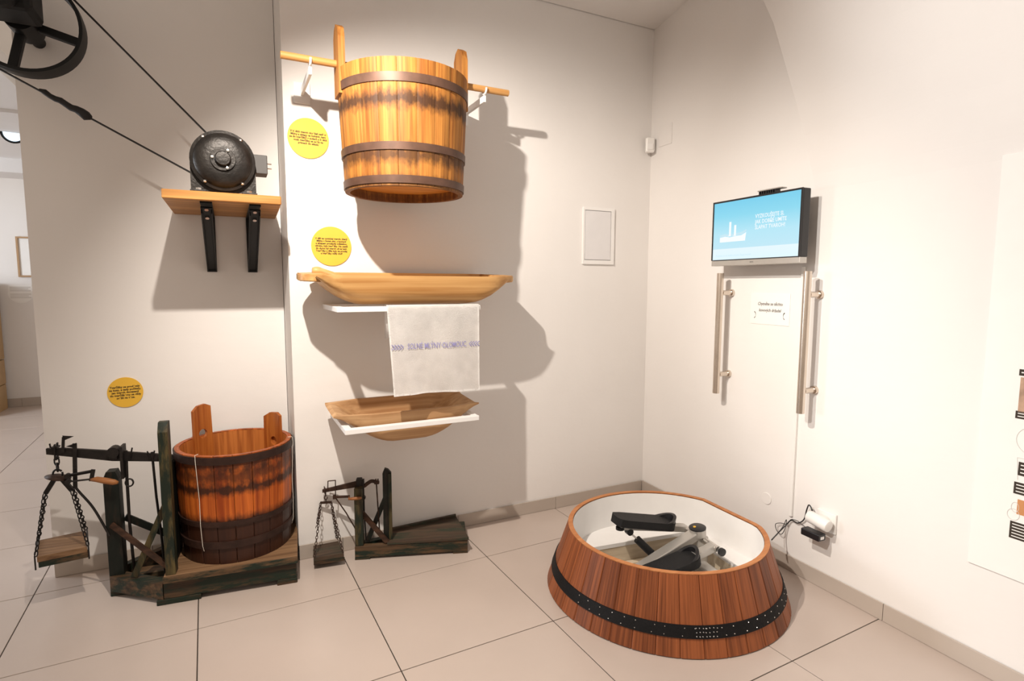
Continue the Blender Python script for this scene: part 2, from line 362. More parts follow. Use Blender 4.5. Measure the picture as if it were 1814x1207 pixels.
# ceiling: rises from the back wall
bm = BM()
pts = {}
nx, ny = 14, 10
for i in range(nx+1):
    for j in range(ny+1):
        x = -0.1+3.0*i/nx; d = 5.2*j/ny
        z = 2.785+0.135*d
        P_ = V(0.02+x-0.4, 2.75-0.0322*x-d, z)
        pts[i, j] = (bm.verts.new(P_), bm.verts.new(P_+V(0, 0, 0.12)))
for i in range(nx):
    for j in range(ny):
        for s in (0, 1): bm.faces.new([pts[q][s] for q in ((i, j), (i+1, j), (i+1, j+1), (i, j+1))])
struct('ceiling', bm, M['ceil'])
# baseboards of tile pieces
def baseboard(name, fr, joints, h=0.07, t=0.010):
    base = struct(name, bx(joints[0], joints[-1], -0.004, 0.004, 0.0, h-0.003), M['grout'], fr)
    for a, b_ in zip(joints[:-1], joints[1:]):
        finish('tile', bx(a+0.001, b_-0.001, -t, -0.0035, 0.001, h, 0.001), M['bbtile'], base)
baseboard('baseboard_back', BW, (0.0, 0.20, 0.80, 1.405, 2.035))
baseboard('baseboard_left', LW, (0.0, 0.37, 0.975))
baseboard('baseboard_right', RW, (-1.52, -1.20, -0.60, -0.002, 0.60, 1.20, 1.80, 2.4))

# the far room past the wall end
FW = Frame((-1.75, 7.64), (1, KB))
struct('wall_far', bx(-3.5, 2.5, 0.0, 0.2, 0.0, 3.4), M['wall'], FW)
baseboard('baseboard_far', FW, (-2.0, -0.6, 0.0, 0.6, 1.2), 0.09)
struct('trim_1', bx(-3.0, 1.2, 0.0, 0.35, 2.18, 2.30), M['ceil'], Frame((-1.75, 6.0), (1, KB)))
struct('ceiling_far', bx(-3.0, 1.0, -1.6, 1.5, 2.29, 2.40), M['ceil'], Frame((-1.75, 5.2), (1, KB)))
struct('trim_2', bx(-3.0, 1.4, 0.0, 0.25, 2.27, 3.2), M['ceil'], Frame((-1.75, 4.35), (1, KB)))
# ------------------------------------------------------------------ hanging bucket on its rod
def stave_ring(parent, n, prof, th, mat, name='stave', r_of=None, gap=0.0008, groove=0.0022, a0=0.0, skip=()):
    """prof: [(z, outer radius)]; every stave is a mesh of its own"""
    for i in range(n):
        if i in skip: continue
        bm = BM(); c = a0+2*PI*(i+0.5)/n; hw = PI/n; uvc = {}
        rows_o, rows_i = [], []
        for z, r in prof:
            g = gap/r; ang = [c-hw+g, c-hw*0.90, c, c+hw*0.90, c+hw-g]
            ro, ri = [], []
            for k, a in enumerate(ang):
                rr = r*(r_of(a) if r_of else 1.0)
                rr2 = rr-(groove if k in (0, 4) else 0.0)
                ro.append(bm.verts.new((rr2*math.cos(a), rr2*math.sin(a), z)))
                ri.append(bm.verts.new(((rr-th)*math.cos(a), (rr-th)*math.sin(a), z)))
                uvc[ro[-1]] = (a*prof[0][1], z); uvc[ri[-1]] = (a*prof[0][1]+0.3, z)
            rows_o.append(ro); rows_i.append(ri)
        for rows_, fl in ((rows_o, 0), (rows_i, 1)):
            for A, B_ in zip(rows_[:-1], rows_[1:]):
                for k in range(4): bm.faces.new((A[k], A[k+1], B_[k+1], B_[k]))
        for k in range(4):
            bm.faces.new((rows_o[0][k], rows_o[0][k+1], rows_i[0][k+1], rows_i[0][k]))
            bm.faces.new((rows_o[-1][k], rows_o[-1][k+1], rows_i[-1][k+1], rows_i[-1][k]))
        for k in (0, 4):
            for q in range(len(prof)-1): bm.faces.new((rows_o[q][k], rows_o[q+1][k], rows_i[q+1][k], rows_i[q][k]))
        uvl = bm.loops.layers.uv.new('grain')
        for f_ in bm.faces:
            for l_ in f_.loops: l_[uvl].uv = uvc[l_.vert]
        finish(name, bm, mat, parent, 30)
def hoop(parent, prof_r, z0, z1, mat, th=0.004, name='hoop', r_of=None, seg=72):
    bm = BM(); rings = []
    for (z, extra) in ((z0, 0.0), (z0, th), (z1, th), (z1, 0.0)):
        ring = []
        for k in range(seg):
            a = 2*PI*k/seg; r = prof_r(z)*(r_of(a) if r_of else 1.0)+extra
            ring.append(bm.verts.new((r*math.cos(a), r*math.sin(a), z)))
        rings.append(ring)
    for i in range(4):
        A, B_ = rings[i], rings[(i+1) % 4]
        for k in range(seg): bm.faces.new((A[k], A[(k+1) % seg], B_[(k+1) % seg], B_[k]))
    return finish(name, bm, mat, parent, 40)
BU, BWD = 0.455, 0.292
ZB, ZT = 1.683, 2.158
buck = thing('wooden_bucket', 'pale pine bucket with three brown iron hoops hanging from a rod', 'bucket', BW.P(BU, BWD, ZB), BW.rz)
hB = ZT-ZB; rB = lambda z: 0.249+(0.273-0.249)*z/hB
stave_ring(buck, 22, [(0, rB(0)), (hB*0.5, rB(hB*0.5)), (hB, rB(hB))], 0.020, M['bucket'], a0=0.06, groove=0.0012, gap=0.0005)
def bz(v, w): return BW.at(715, v, w).z-ZB
for v0, v1 in ((143, 127), (263, 249), (322, 308)):
    z0 = bz(v0, BWD+0.262); z1 = bz(v1, BWD+0.262)
    hoop(buck, rB, z0, z1, M['hoop_b'], 0.0045)
bm = BM(); lathe(bm, [(0.0, 0.038), (0.2285, 0.038), (0.2285, 0.053), (0.0, 0.053)], seg=40); bo = finish('bottom', bm, M['bucket_in'], buck)
for sgn in (-1, 1):            # the two long staves with a hole for the rod
    bm = BM()
    zt = 2.335-ZB; wdt = 0.050
    poly = [(-wdt, hB-0.10), (wdt, hB-0.10), (wdt, zt-0.045), (wdt*0.6, zt-0.012), (0.0, zt), (-wdt*0.7, zt-0.02), (-wdt, zt-0.06)]
    x0 = sgn*(rB(hB)-0.024); x1 = sgn*(rB(hB)+0.003)
    prism(bm, poly, 'x', x0, x1)
    finish('handle_stave', bm, M['bucket_h'], buck)
bm = BM(); zr = 2.182; tube(bm, [(-0.03, 0, 0), (0.952, 0, 0)], 0.0145, 14)
ro = finish('hanging_rod', bm, M['rod'], None, 40, BW.P(0.0, BWD, zr), BW.rz)
tag(ro, 'round wooden rod through the handles of the hanging bucket', 'rod')
for uu, lab in ((0.079, 'white metal hook bracket above the upper yellow label'), (0.833, 'white metal hook bracket on the side of the bucket facing the meter box')):
    br = thing('rod_bracket', lab, 'bracket', BW.P(uu, 0, zr-0.045), BW.rz, 'brackets holding the bucket rod')
    finish('wall_plate', bx(-0.035, 0.035, -0.008, -0.0005, -0.045, 0.045, 0.003), M['white_metal'], br)
    finish('arm', bx(-0.006, 0.006, -BWD-0.004, -0.008, -0.012, 0.018, 0.002), M['white_metal'], br)
    bm = BM(); tube(bm, [(0, -BWD+0.0215*math.cos(t), 0.045+0.0215*math.sin(t)) for t in [PI*(0.98+1.04*k/12) for k in range(13)]], 0.005, 8)
    finish('hook', bm, M['white_metal'], br, True)

# ------------------------------------------------------------------ yellow label discs
def label_disc(fr, px0, px1, text, label, size, tilt=0.0):
    a, b_ = fr.at(*px0), fr.at(*px1); c = (a+b_)/2; r = (b_-a).length/2
    t = thing('label_disc', label, 'label', fr.P(c.x, 0, c.z), fr.rz, 'round yellow exhibit labels')
    bm = BM(); prism(bm, disc_poly(0, 0, r, 48), 'y', -0.0045, -0.0006); finish('disc', bm, M['yellow'], t)
    lettering('lettering', t, text, size, (0, -0.0052, 0.0), M['ink'], space=1.0, bold=0.0004, rot=(PI/2, -tilt, 0))
label_disc(BW, (509, 244), (582, 247), 'V kádích tvaroh dováželi sedláci\nMlýny a sklepy na Solných, kam\nse do tvarůžků v sudech a kádích\nvozil, tvarůžky se sušily na\nprknech do skladu', 'round yellow text label on the wall beside the hanging bucket', 0.0118, -0.02)
label_disc(BW, (551, 436), (622, 437), 'V díži se vymíchal tvaroh, který\nMlýny v Solné ulici, s kuchyní\na sklepem proslavily městskou\nvýrobu, byly tvarůžky. Na cestě\ndo domu byl tvaroh už sušený.\nTvarůžky z díže byly na prodej\na tvarůžky měly chuť', 'round yellow text label above the long wooden trough', 0.0112)
label_disc(LW, (190, 694), (254, 696), 'Tvarůžky se prodávaly\nna kusy, a tedy počítaly,\njen tvaroh dovezený\ndo tvarůžkárny se vždy\nzvážil na váze.', 'round yellow text label above the large chained weighing scale', 0.0125, 0.03)

# ------------------------------------------------------------------ white shelves (open frames), troughs, towel
def shelf_frame(z, u0, u1, d, label):
    t = thing('shelf_bracket', label, 'shelf', BW.P(u0, 0, z), BW.rz, 'white shelf frames')
    L_ = u1-u0; b = 0.022
    finish('front_bar', bx(0, L_, -d, -d+0.030, -b, 0, 0.002), M['white_metal'], t)
    for x in (0.0, L_-0.030): finish('side_arm', bx(x, x+0.030, -d+0.030, -0.0005, -b, 0, 0.002), M['white_metal'], t)
    finish('wall_bar', bx(0.030, L_-0.030, -0.028, -0.0005, -b, 0, 0.002), M['white_metal'], t)
SD = 0.385
shelf_frame(1.206, 0.1405, 0.7690, SD, 'white metal shelf frame carrying the long trough and the towel')
shelf_frame(0.697, 0.1600, 0.7620, SD, 'white metal shelf frame carrying the short worn trough')
def trough(name, label, org, rz, L_, hw, D, slope, mat, handles, tilt, boxy, n=26, seat=0.0, t=0.016, sexp=0.9):
    root = thing(name, label, 'trough', org, rz)
    bm = BM(); outer, inner = [], []
    m = 14
    for i in range(n+1):
        x = L_*i/n; s = min(1.0, min(x, L_-x)/slope)
        s = math.sin(max(0.0, s)*PI/2)**sexp
        dep = 0.012+(D-0.012)*s; w_ = hw*(0.80+0.20*min(1.0, s*1.4))
        ro, ri = [], []
        for k in range(m+1):
            a = PI*k/m; cx, sz = math.cos(a), math.sin(a)
            y = math.copysign(abs(cx)**boxy, cx)*w_; z = -dep*abs(sz)**(boxy*0.8)
            ro.append(bm.verts.new((x, y, z)))
            q = max(0.0, dep-t)/dep
            xi = L_/2+(x-L_/2)*(1-2*t/L_)
            ri.append(bm.verts.new((xi, y*(1-t/w_), z*q)))
        outer.append(ro); inner.append(ri)
    for rows_ in (outer, inner):
        for A, B_ in zip(rows_[:-1], rows_[1:]):
            for k in range(m): bm.faces.new((A[k], A[k+1], B_[k+1], B_[k]))
    for k in (0, m):
        for i in range(n): bm.faces.new((outer[i][k], outer[i+1][k], inner[i+1][k], inner[i][k]))
    for i in (0, n):
        for k in range(m): bm.faces.new((outer[i][k], outer[i][k+1], inner[i][k+1], inner[i][k]))
    bmesh.ops.rotate(bm, cent=(0, 0, 0), matrix=Matrix.Rotation(tilt, 3, 'X'), verts=bm.verts)
    finish('bowl', bm, mat, root, 35)
    if handles:
        for sx in (0, 1):
            bm = BM(); x0 = 0.02 if sx == 0 else L_-0.02; dr = -1 if sx == 0 else 1
            poly = [(x0-dr*0.03, -hw*0.70), (x0+dr*0.015, -hw*0.66), (x0+dr*handles*0.8, -hw*0.42), (x0+dr*handles, -hw*0.30), (x0+dr*handles, hw*0.30), (x0+dr*handles*0.8, hw*0.42), (x0+dr*0.015, hw*0.66), (x0-dr*0.03, hw*0.70)]
            prism(bm, poly, 'z', -0.030, 0.001); bmesh.ops.bevel(bm, geom=list(bm.edges), offset=0.004, segments=2, affect='EDGES')
            bmesh.ops.rotate(bm, cent=(0, 0, 0), matrix=Matrix.Rotation(tilt, 3, 'X'), verts=bm.verts)
            finish('end_grip', bm, mat, root, 40)
    return root
trough('dough_trough', 'long pale wooden dough trough with end grips on the shelf', BW.P(0.070, 0.203, 1.343), BW.rz, 0.875, 0.180, 0.130, 0.20, M['trough'], 0.075, math.radians(3.0), 0.60)
trough('dough_trough', 'short worn wooden trough with straight rim sunk in its shelf', BW.P(0.128, 0.188, 0.748), BW.rz, 0.665, 0.153, 0.150, 0.27, M['trough2'], 0.0, math.radians(3.0), 0.45, sexp=1.35)
bm = BM(); pts = spline([BW.at(553, 480, 0.13), BW.at(566, 481, 0.13), BW.at(585, 487, 0.135), BW.at(610, 496, 0.15), BW.at(640, 508, 0.16)], 5)
pts = [(p.x, -p.y, p.z) for p in pts]
tube(bm, pts, [0.013+0.007*math.sin(min(1, i/6)*PI*0.8) for i in range(len(pts))], 10)
o = finish('wooden_scraper', bm, M['trough'], None, True, BW.o, BW.rz); tag(o, 'curved wooden scraper handle sticking out of the long trough', 'scraper')
# towel over the front bar
tw = thing('towel', 'white linen towel with violet woven lettering hung over the shelf edge', 'towel', BW.P(0.341, SD, 0.824), BW.rz)
TWD, THT = 0.419, 0.3825
def tow(x, z):           # x 0..TWD, z height above the hem
    k = 1-z/THT
    y = -0.005-0.016*k*(1+math.sin(x*26+1.2*math.sin(z*9)))*0.55-0.0035*k*math.sin(x*61+z*14+2)-0.004*k
    return V(x+0.020*k*(1-x/TWD), y, z+0.006*math.sin(x*7+0.5)*k-(0.010*x/TWD)*0-0.004*k)
bm = BM(); nx, nz = 44, 34; g = []
prof = [(None, z) for z in [THT*j/nz for j in range(nz+1)]]
for i in range(nx+1):
    x = TWD*i/nx; col_ = [bm.verts.new(tow(x, z)) for _, z in prof]
    for (yy, zz) in ((0.000, THT+0.004), (0.012, THT+0.0045), (0.034, THT+0.004), (0.037, THT-0.004), (0.038, THT-0.06), (0.038, THT-0.14)):
        col_.append(bm.verts.new((x, yy, zz)))
    g.append(col_)
for A, B_ in zip(g[:-1], g[1:]):
    for k in range(len(A)-1): bm.faces.new((A[k], A[k+1], B_[k+1], B_[k]))
bmesh.ops.solidify(bm, geom=list(bm.faces), thickness=-0.0016)
cl = finish('cloth', bm, M['linen'], tw, True)
lt = lettering('lettering', tw, 'SOLNÉ MLÝNY·OLOMOUC', 0.0345, (TWD*0.508+0.006, -0.0, 0.2090), M['blueprint'], bold=0.0002)
def drape(o):                # press the lettering onto the folds of the cloth
    mw = Matrix.LocRotScale(o.location, o.rotation_euler, o.scale)
    for v in o.data.vertices:
        p = mw @ v.co; k_ = 1-p.z/THT; q = tow((p.x-0.020*k_)/(1-0.020*k_/TWD), p.z); v.co = V(p.x, q.y-0.0042, p.z)
    o.location = (0, 0, 0); o.rotation_euler = (0, 0, 0); o.scale = (1, 1, 1)
lb = lt.dimensions.x*1.0
xs = [v.co.x for v in lt.data.vertices]; wtxt = max(xs)-min(xs); lt.scale = (0.268/wtxt, 1, 1); drape(lt)
for side in (0, 1):
    bm = BM()
    for k in range(4):
        cx = (0.022+0.0125*k) if side == 0 else (TWD-0.008-0.0125*k)
        for (dx0, dz0, dx1, dz1) in ((-0.007, 0.011, 0.006, 0.0), (0.006, 0.0, -0.007, -0.011)):
            s = 1 if side == 0 else -1
            p, q = V(cx+s*dx0, 0, 0.2090+dz0), V(cx+s*dx1, 0, 0.2090+dz1); d = (q-p).normalized(); nn = V(-d.z, 0, d.x)*0.0016
            vv = []
            for c in (p+nn, q+nn, q-nn, p-nn):
                k_ = 1-c.z/THT; y = tow((c.x-0.020*k_)/(1-0.020*k_/TWD), c.z).y-0.0042; vv.append(bm.verts.new((c.x, y, c.z)))
            bm.faces.new(vv)
    tag(finish('woven_border', bm, M['blueprint'], tw), kind='stuff')

# ------------------------------------------------------------------ shelf with electric motor, belt and overhead pulley
sh = thing('motor_shelf', 'thick oak wall shelf on two black angle brackets', 'shelf', LW.P(0.0, 0, 1.616), LW.rz)
bm = BM(); DB = 0.55
p0, p1, p2_ = LW.at(285, 336, DB), LW.at(498, 347, DB), LW.at(286, 350.5, DB)
prism(bm, [(p0.x, -DB), (p1.x, -DB), (0.962, -0.0005), (0.532, -0.0005)], 'z', 0.0, 0.034)
bmesh.ops.bevel(bm, geom=list(bm.edges), offset=0.003, segments=1, affect='EDGES'); finish('board', bm, M['shelfwood'], sh)
for uu in (0.676, 0.850):
    bm = BM(); w_ = 0.021
    bx(uu-w_, uu+w_, -0.52, -0.001, -0.008, -0.0004, 0.001, bm)
    bx(uu-w_, uu+w_, -0.010, -0.0006, -0.262, -0.008, 0.001, bm)
    a, b_ = V(uu, -0.485, -0.018), V(uu, -0.018, -0.246)
    bar(bm, a, b_, w_*2, 0.007, V(0, 0, 1), 0.001)
    for s in (-1, 1):
        bar(bm, a+V(s*(w_-0.003), 0.012, -0.012), b_+V(s*(w_-0.003), 0.012, -0.004), 0.005, 0.026, V(0, 0, 1), 0.001)
    k = finish('bracket', bm, M['blackpaint'], sh)
    for yy, zz in ((-0.475, -0.022), (-0.420, -0.049)):
        bm = BM(); lathe(bm, [(0.0, -0.006), (0.008, -0.006), (0.008, 0.006), (0.0, 0.006)], frameM((uu, yy-0.004, zz-0.002), (0, -0.5, -0.8)), 6)
        finish('bolt', bm, M['chrome'], k)
mo = thing('electric_motor', 'black cast iron electric motor standing on the oak shelf', 'motor', LW.P(LW.at(395, 283, 0.53).x, 0.10, 1.6505), LW.rz)
mo.scale = (0.955, 0.955, 0.955)
MC = V(0.0, 0.0, 0.137)
def yl(prof, c=MC, seg=40): 
    bm = BM(); return lathe(bm, prof, frameM(c, (0, -1, 0), (1, 0, 0)), seg)
finish('stator_body', yl([(0.0, 0.17), (0.121, 0.17), (0.121, 0.395), (0.0, 0.395)]), M['castiron'], mo, 40)
finish('end_bell', yl([(0.117, 0.390), (0.122, 0.395), (0.122, 0.408), (0.110, 0.412), (0.104, 0.424), (0.085, 0.436), (0.060, 0.440), (0.048, 0.441), (0.046, 0.449), (0.0, 0.449)]), M['castiron'], mo, 40)
finish('shaft_cap', yl([(0.030, 0.447), (0.030, 0.458), (0.026, 0.464), (0.0, 0.466)]), M['castiron'], mo, 40)
bm = BM(); prism(bm, [(-0.122, 0.0), (0.122, 0.0), (0.122, 0.125), (0.100, 0.125), (-0.100, 0.125), (-0.122, 0.125)], 'y', -0.386, -0.20)
finish('foot_housing', bm, M['castiron'], mo)
for s in (-1, 1):
    finish('foot', bx(s*0.066, s*0.124, -0.425, -0.18, 0.0003, 0.012, 0.002), M['castiron'], mo)
    bm = BM(); lathe(bm, [(0.0, 0.0), (0.011, 0.0), (0.011, 0.009), (0.0, 0.009)], frameM((s*0.094, -0.405, 0.012), (0, 0, 1)), 6); finish('foot_bolt', bm, M['chrome'], mo)
for a in (52, 128, 232, 308):
    c = MC+V(0.112*math.cos(math.radians(a)), -0.409, 0.112*math.sin(math.radians(a)))
    bm = BM(); lathe(bm, [(0.0, 0.0), (0.0065, 0.0), (0.0065, 0.007), (0.003, 0.010), (0.0, 0.010)], frameM(c, (0, -1, 0)), 10); finish('bell_bolt', bm, M['chrome'], mo)
for a in (60, 175, 292):
    c = MC+V(0.039*math.cos(math.radians(a)), -0.449, 0.039*math.sin(math.radians(a)))
    bm = BM(); lathe(bm, [(0.0, 0.0), (0.0055, 0.0), (0.0055, 0.005), (0.0, 0.006)], frameM(c, (0, -1, 0)), 10); finish('cap_bolt', bm, M['chrome'], mo)
tb = finish('terminal_box', bx(0.116, 0.172, -0.36, -0.27, 0.105, 0.185, 0.003), M['greybox'], mo)
for zz in (0.135, 0.155):
    bm = BM(); tube(bm, [(0.172, -0.33, zz), (0.190, -0.33, zz)], 0.003, 8); finish('terminal_pin', bm, M['chrome'], tb)
bm = BM(); lathe(bm, [(0.0, 0.095), (0.062, 0.095), (0.066, 0.13), (0.062, 0.165), (0.0, 0.165)], frameM(MC, (0, -1, 0), (1, 0, 0)), 32); finish('belt_pulley', bm, M['castiron'], mo, 40)
# overhead pulley
pu = thing('drive_pulley', 'big black spoked line shaft pulley high on the wall', 'pulley', LW.P(0.086, 0.0, 2.283), LW.rz)
RP = 0.190
bm = BM(); lathe(bm, [(RP, 0.15), (RP+0.002, 0.195), (RP, 0.24), (RP-0.012, 0.24), (RP-0.010, 0.195), (RP-0.012, 0.15)], frameM((0, 0, 0), (0, -1, 0), (1, 0, 0)), 56, closed=True); finish('rim', bm, M['blackpaint'], pu, 40)
for a in (-14, -104, 76, 166):
    d = V(math.cos(math.radians(a)), 0, math.sin(math.radians(a))); bm = BM()
    bar(bm, d*0.03+V(0, -0.195, 0), d*(RP-0.010)+V(0, -0.195, 0), 0.030, 0.034, V(0, 1, 0), 0.005); finish('spoke', bm, M['blackpaint'], pu)
bm = BM(); lathe(bm, [(0.0, 0.12), (0.050, 0.12), (0.050, 0.27), (0.0, 0.27)], frameM((0, 0, 0), (0, -1, 0)), 28); finish('hub', bm, M['blackpaint'], pu, 40)
bm = BM(); tube(bm, [(0, -0.0005, 0), (0, -0.47, 0)], 0.024, 16); finish('shaft', bm, M['blackpaint'], pu, 40)
bm = BM(); bx(-0.11, 0.085, -0.46, -0.29, -0.045, 0.36, 0.02, bm); finish('bearing_housing', bm, M['blackpaint'], pu)
bm = BM(); lathe(bm, [(0.0, 0.46), (0.055, 0.46), (0.055, 0.49), (0.0, 0.49)], frameM((0.0, 0, 0.0), (0, -1, 0)), 24); finish('bearing_cap', bm, M['blackpaint'], pu, 40)
bm = BM(); bx(-0.05, 0.05, -0.40, -0.0005, 0.30, 0.36, 0.004, bm); finish('wall_arm', bm, M['blackpaint'], pu)
# belt: a flat loop round the two pulleys
c1, r1, c2, r2 = V(0.086, 0, 2.283), RP+0.006, V(LW.at(395, 283, 0.53).x, 0, 1.6505+0.137*0.955), 0.066
d = c2-c1; D_ = d.length; th = math.atan2(d.z, d.x); be = math.acos((r1-r2)/D_)
path = []
for k in range(25): a = th+be+(2*PI-2*be)*k/24; path.append(c1+V(math.cos(a), 0, math.sin(a))*r1)
for k in range(17): a = th-be+(2*be)*k/16; path.append(c2+V(math.cos(a), 0, math.sin(a))*r2)
bm = BM(); n = len(path); ring = []
for i, p in enumerate(path):
    cc = c1 if i < 25 else c2; nn = (p-cc).normalized()
    yc = -0.195 if i < 25 else -0.2245
    ring.append([bm.verts.new(p+nn*e+V(0, yc+f, 0)) for e, f in ((0.0, -0.009), (0.0055, -0.009), (0.0055, 0.009), (0.0, 0.009))])
for i in range(n):
    A, B_ = ring[i], ring[(i+1) % n]
    for k in range(4): bm.faces.new((A[k], A[(k+1) % 4], B_[(k+1) % 4], B_[k]))
be_ = thing('drive_belt', 'thin black drive belt running from the spoked pulley to the motor', 'belt', LW.P(0, 0, 0), LW.rz)
finish('loop', bm, M['belt'], be_)
pa, pb = path[24], path[25]
lo = (path[0], path[-1]) if path[0].z < path[24].z else (path[24], path[25])
def onb(t): 
    p = lo[0].lerp(lo[1], t); return V(p.x, -0.195-0.0295*t, p.z)
tA = min(((LW.P(onb(t/200).x, -onb(t/200).y, onb(t/200).z), t/200) for t in range(201)), key=lambda q: abs((q[0]-CAM).dot(_r)/((q[0]-CAM).dot(_f))*FPX+W/2-70))[1]
tB = min(((LW.P(onb(t/200).x, -onb(t/200).y, onb(t/200).z), t/200) for t in range(201)), key=lambda q: abs((q[0]-CAM).dot(_r)/((q[0]-CAM).dot(_f))*FPX+W/2-163))[1]
bm = BM(); pts = [onb(tA+(tB-tA)*k/10)+V(0, 0, 0.003*math.sin(k*1.9)) for k in range(11)]
tube(bm, pts, [0.005, 0.011, 0.010, 0.011, 0.012, 0.012, 0.013, 0.014, 0.017, 0.019, 0.008], 8); finish('splice', bm, M['belt'], be_, True)

# ------------------------------------------------------------------ large platform scale
sc = thing('platform_scale', 'large antique platform scale of worn green wood carrying the red tub', 'scale', SL.o, SL.rz)
def sp(name, bm, mat, parent=None, smooth=False): return finish(name, bm, mat, parent or sc, smooth)
sp('front_beam', bx(-0.004, 0.500, 0.0, 0.05, 0.022, 0.093, 0.004), M['green'])
sp('back_beam', bx(-0.02, 0.500, 0.395, 0.440, 0.022, 0.093, 0.004), M['green'])
sp('end_beam', bx(0.452, 0.500, 0.052, 0.393, 0.022, 0.093, 0.004), M['green'])
bm = BM(); prism(bm, [(-0.006, 0.0), (-0.225, 0.150), (-0.200, 0.195), (-0.006, 0.055)], 'z', 0.022, 0.088); sp('angled_beam', bm, M['green'])
bm = BM(); prism(bm, [(-0.225, 0.245), (-0.03, 0.440), (-0.03, 0.395), (-0.200, 0.225)], 'z', 0.022, 0.088); sp('angled_beam', bm, M['green'])
for x0, x1, y0, y1 in ((0.42, 0.502, -0.002, 0.06), (-0.03, 0.13, -0.002, 0.06), (-0.225, -0.165, 0.145, 0.235), (0.42, 0.502, 0.385, 0.442)):
    sp('foot', bx(x0, x1, y0, y1, 0.0, 0.023, 0.003), M['green'])
for k in range(4):
    y0 = -0.012+0.1135*k; sp('platform_board', bx(0.002, 0.506, y0, y0+0.1125, 0.097, 0.126, 0.002), M['plank'])
sp('platform_edge', bx(0.0, 0.506, -0.018, -0.0125, 0.096, 0.124, 0.002), M['green'])
sp('floor_slat', bx(-0.16, -0.02, 0.20, 0.27, 0.03, 0.055, 0.002), M['green'])
# posts
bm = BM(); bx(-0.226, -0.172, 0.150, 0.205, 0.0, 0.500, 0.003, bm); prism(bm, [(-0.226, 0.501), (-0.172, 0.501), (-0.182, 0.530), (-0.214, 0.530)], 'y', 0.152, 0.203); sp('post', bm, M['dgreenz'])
bm = BM(); prism(bm, [(0.035, 0.127), (0.035, 0.715), (0.055, 0.752), (0.085, 0.752), (0.085, 0.127)], 'y', 0, 1)
for v in bm.verts: x_, y_, z_ = v.co; v.co = (0.010+0.035*y_, x_-0.045, z_)
sp('upright_board', bm, M['greenz'])
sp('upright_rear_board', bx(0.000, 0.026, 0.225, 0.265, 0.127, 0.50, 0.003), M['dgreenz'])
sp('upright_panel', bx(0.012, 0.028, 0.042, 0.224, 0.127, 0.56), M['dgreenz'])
bm = BM(); bar(bm, (-0.175, 0.22, 0.31), (0.005, 0.27, 0.165), 0.012, 0.028); sp('brace', bm, M['dgreenz'])
bm = BM(); bar(bm, (0.008, 0.10, 0.40), (-0.125, 0.10, 0.095), 0.014, 0.024); sp('brace', bm, M['greenz'])
bm = BM(); bar(bm, (-0.205, 0.145, 0.31), (0.012, 0.05, 0.132), 0.010, 0.022); sp('brace', bm, M['brace'])
# beam and iron work
BY = 0.165
def bmz(x): return 0.637+(0.568-0.637)*(x+0.408)/0.398
bm = BM(); prism(bm, [(-0.408, bmz(-0.408)-0.013), (-0.19, bmz(-0.19)-0.026), (-0.15, bmz(-0.15)-0.024), (0.05, bmz(0.05)-0.014), (0.05, bmz(0.05)+0.013), (-0.15, bmz(-0.15)+0.016), (-0.19, bmz(-0.19)+0.016), (-0.35, bmz(-0.35)+0.016), (-0.408, bmz(-0.408)+0.010)], 'y', BY-0.007, BY+0.007); sp('balance_beam', bm, M['iron'])
bm = BM(); bx(-0.198, -0.168, BY-0.02, BY+0.02, bmz(-0.18)-0.018, bmz(-0.18)+0.018, 0.006, bm); lathe(bm, [(0.0, -0.022), (0.022, -0.022), (0.022, 0.022), (0.0, 0.022)], frameM((-0.183, BY, bmz(-0.18)+0.014), (0, 1, 0)), 16); sp('pivot_block', bm, M['iron'])
bm = BM(); bx(-0.158, -0.148, BY-0.03, BY+0.03, 0.50, 0.635, 0.001, bm); sp('pivot_bracket', bm, M['iron'])
bm = BM(); 
for x0, z0, x1, z1 in ((-0.352, bmz(-0.352), -0.346, 0.690),): bar(bm, (x0, BY-0.012, z0), (x1, BY-0.012, z1), 0.004, 0.010, V(1, 0, 0))
prism(bm, [(-0.349, 0.696), (-0.312, 0.690), (-0.345, 0.676)], 'y', BY-0.014, BY-0.010)
sp('pointer', bm, M['iron'])
bm = BM(); bar(bm, (-0.309, BY-0.018, 0.662), (-0.318, BY-0.018, 0.480), 0.006, 0.014, V(1, 0, 0)); prism(bm, [(-0.303, 0.664), (-0.338, 0.653), (-0.303, 0.642)], 'y', BY-0.021, BY-0.017)
tube(bm, spline([(-0.318, BY-0.018, 0.485), (-0.306, BY-0.018, 0.462), (-0.262, BY-0.016, 0.385), (-0.214, BY-0.017, 0.262)], 5), 0.005, 8); sp('guide_rod', bm, M['iron'])
bm = BM()
for z0, z1 in ((0.536, 0.548), (0.512, 0.516)):
    bar(bm, (-0.338, BY-0.03, z0), (-0.252, BY-0.04, z1), 0.006, 0.013, V(1, 0, 0)); lathe(bm, [(0, -0.008), (0.010, -0.008), (0.010, 0.008), (0, 0.008)], frameM((-0.336, BY-0.03, z0), (0, 1, 0)), 12)
bar(bm, (-0.247, BY-0.04, 0.555), (-0.257, BY-0.04, 0.508), 0.006, 0.014, V(1, 0, 0)); lv = sp('locking_lever', bm, M['iron'])
bm = BM(); tube(bm, [(-0.256, BY-0.045, 0.515), (-0.235, BY-0.05, 0.516), (-0.205, BY-0.055, 0.508), (-0.175, BY-0.06, 0.500), (-0.160, BY-0.062, 0.497)], [0.006, 0.011, 0.0125, 0.0115, 0.006], 12); finish('handle', bm, M['handle'], lv, True)
bm = BM(); tube(bm, [(-0.142, BY, bmz(-0.14)+0.02), (-0.145, BY, 0.49), (-0.146, BY, 0.30), (-0.142, BY+0.01, 0.06)], 0.006, 8)
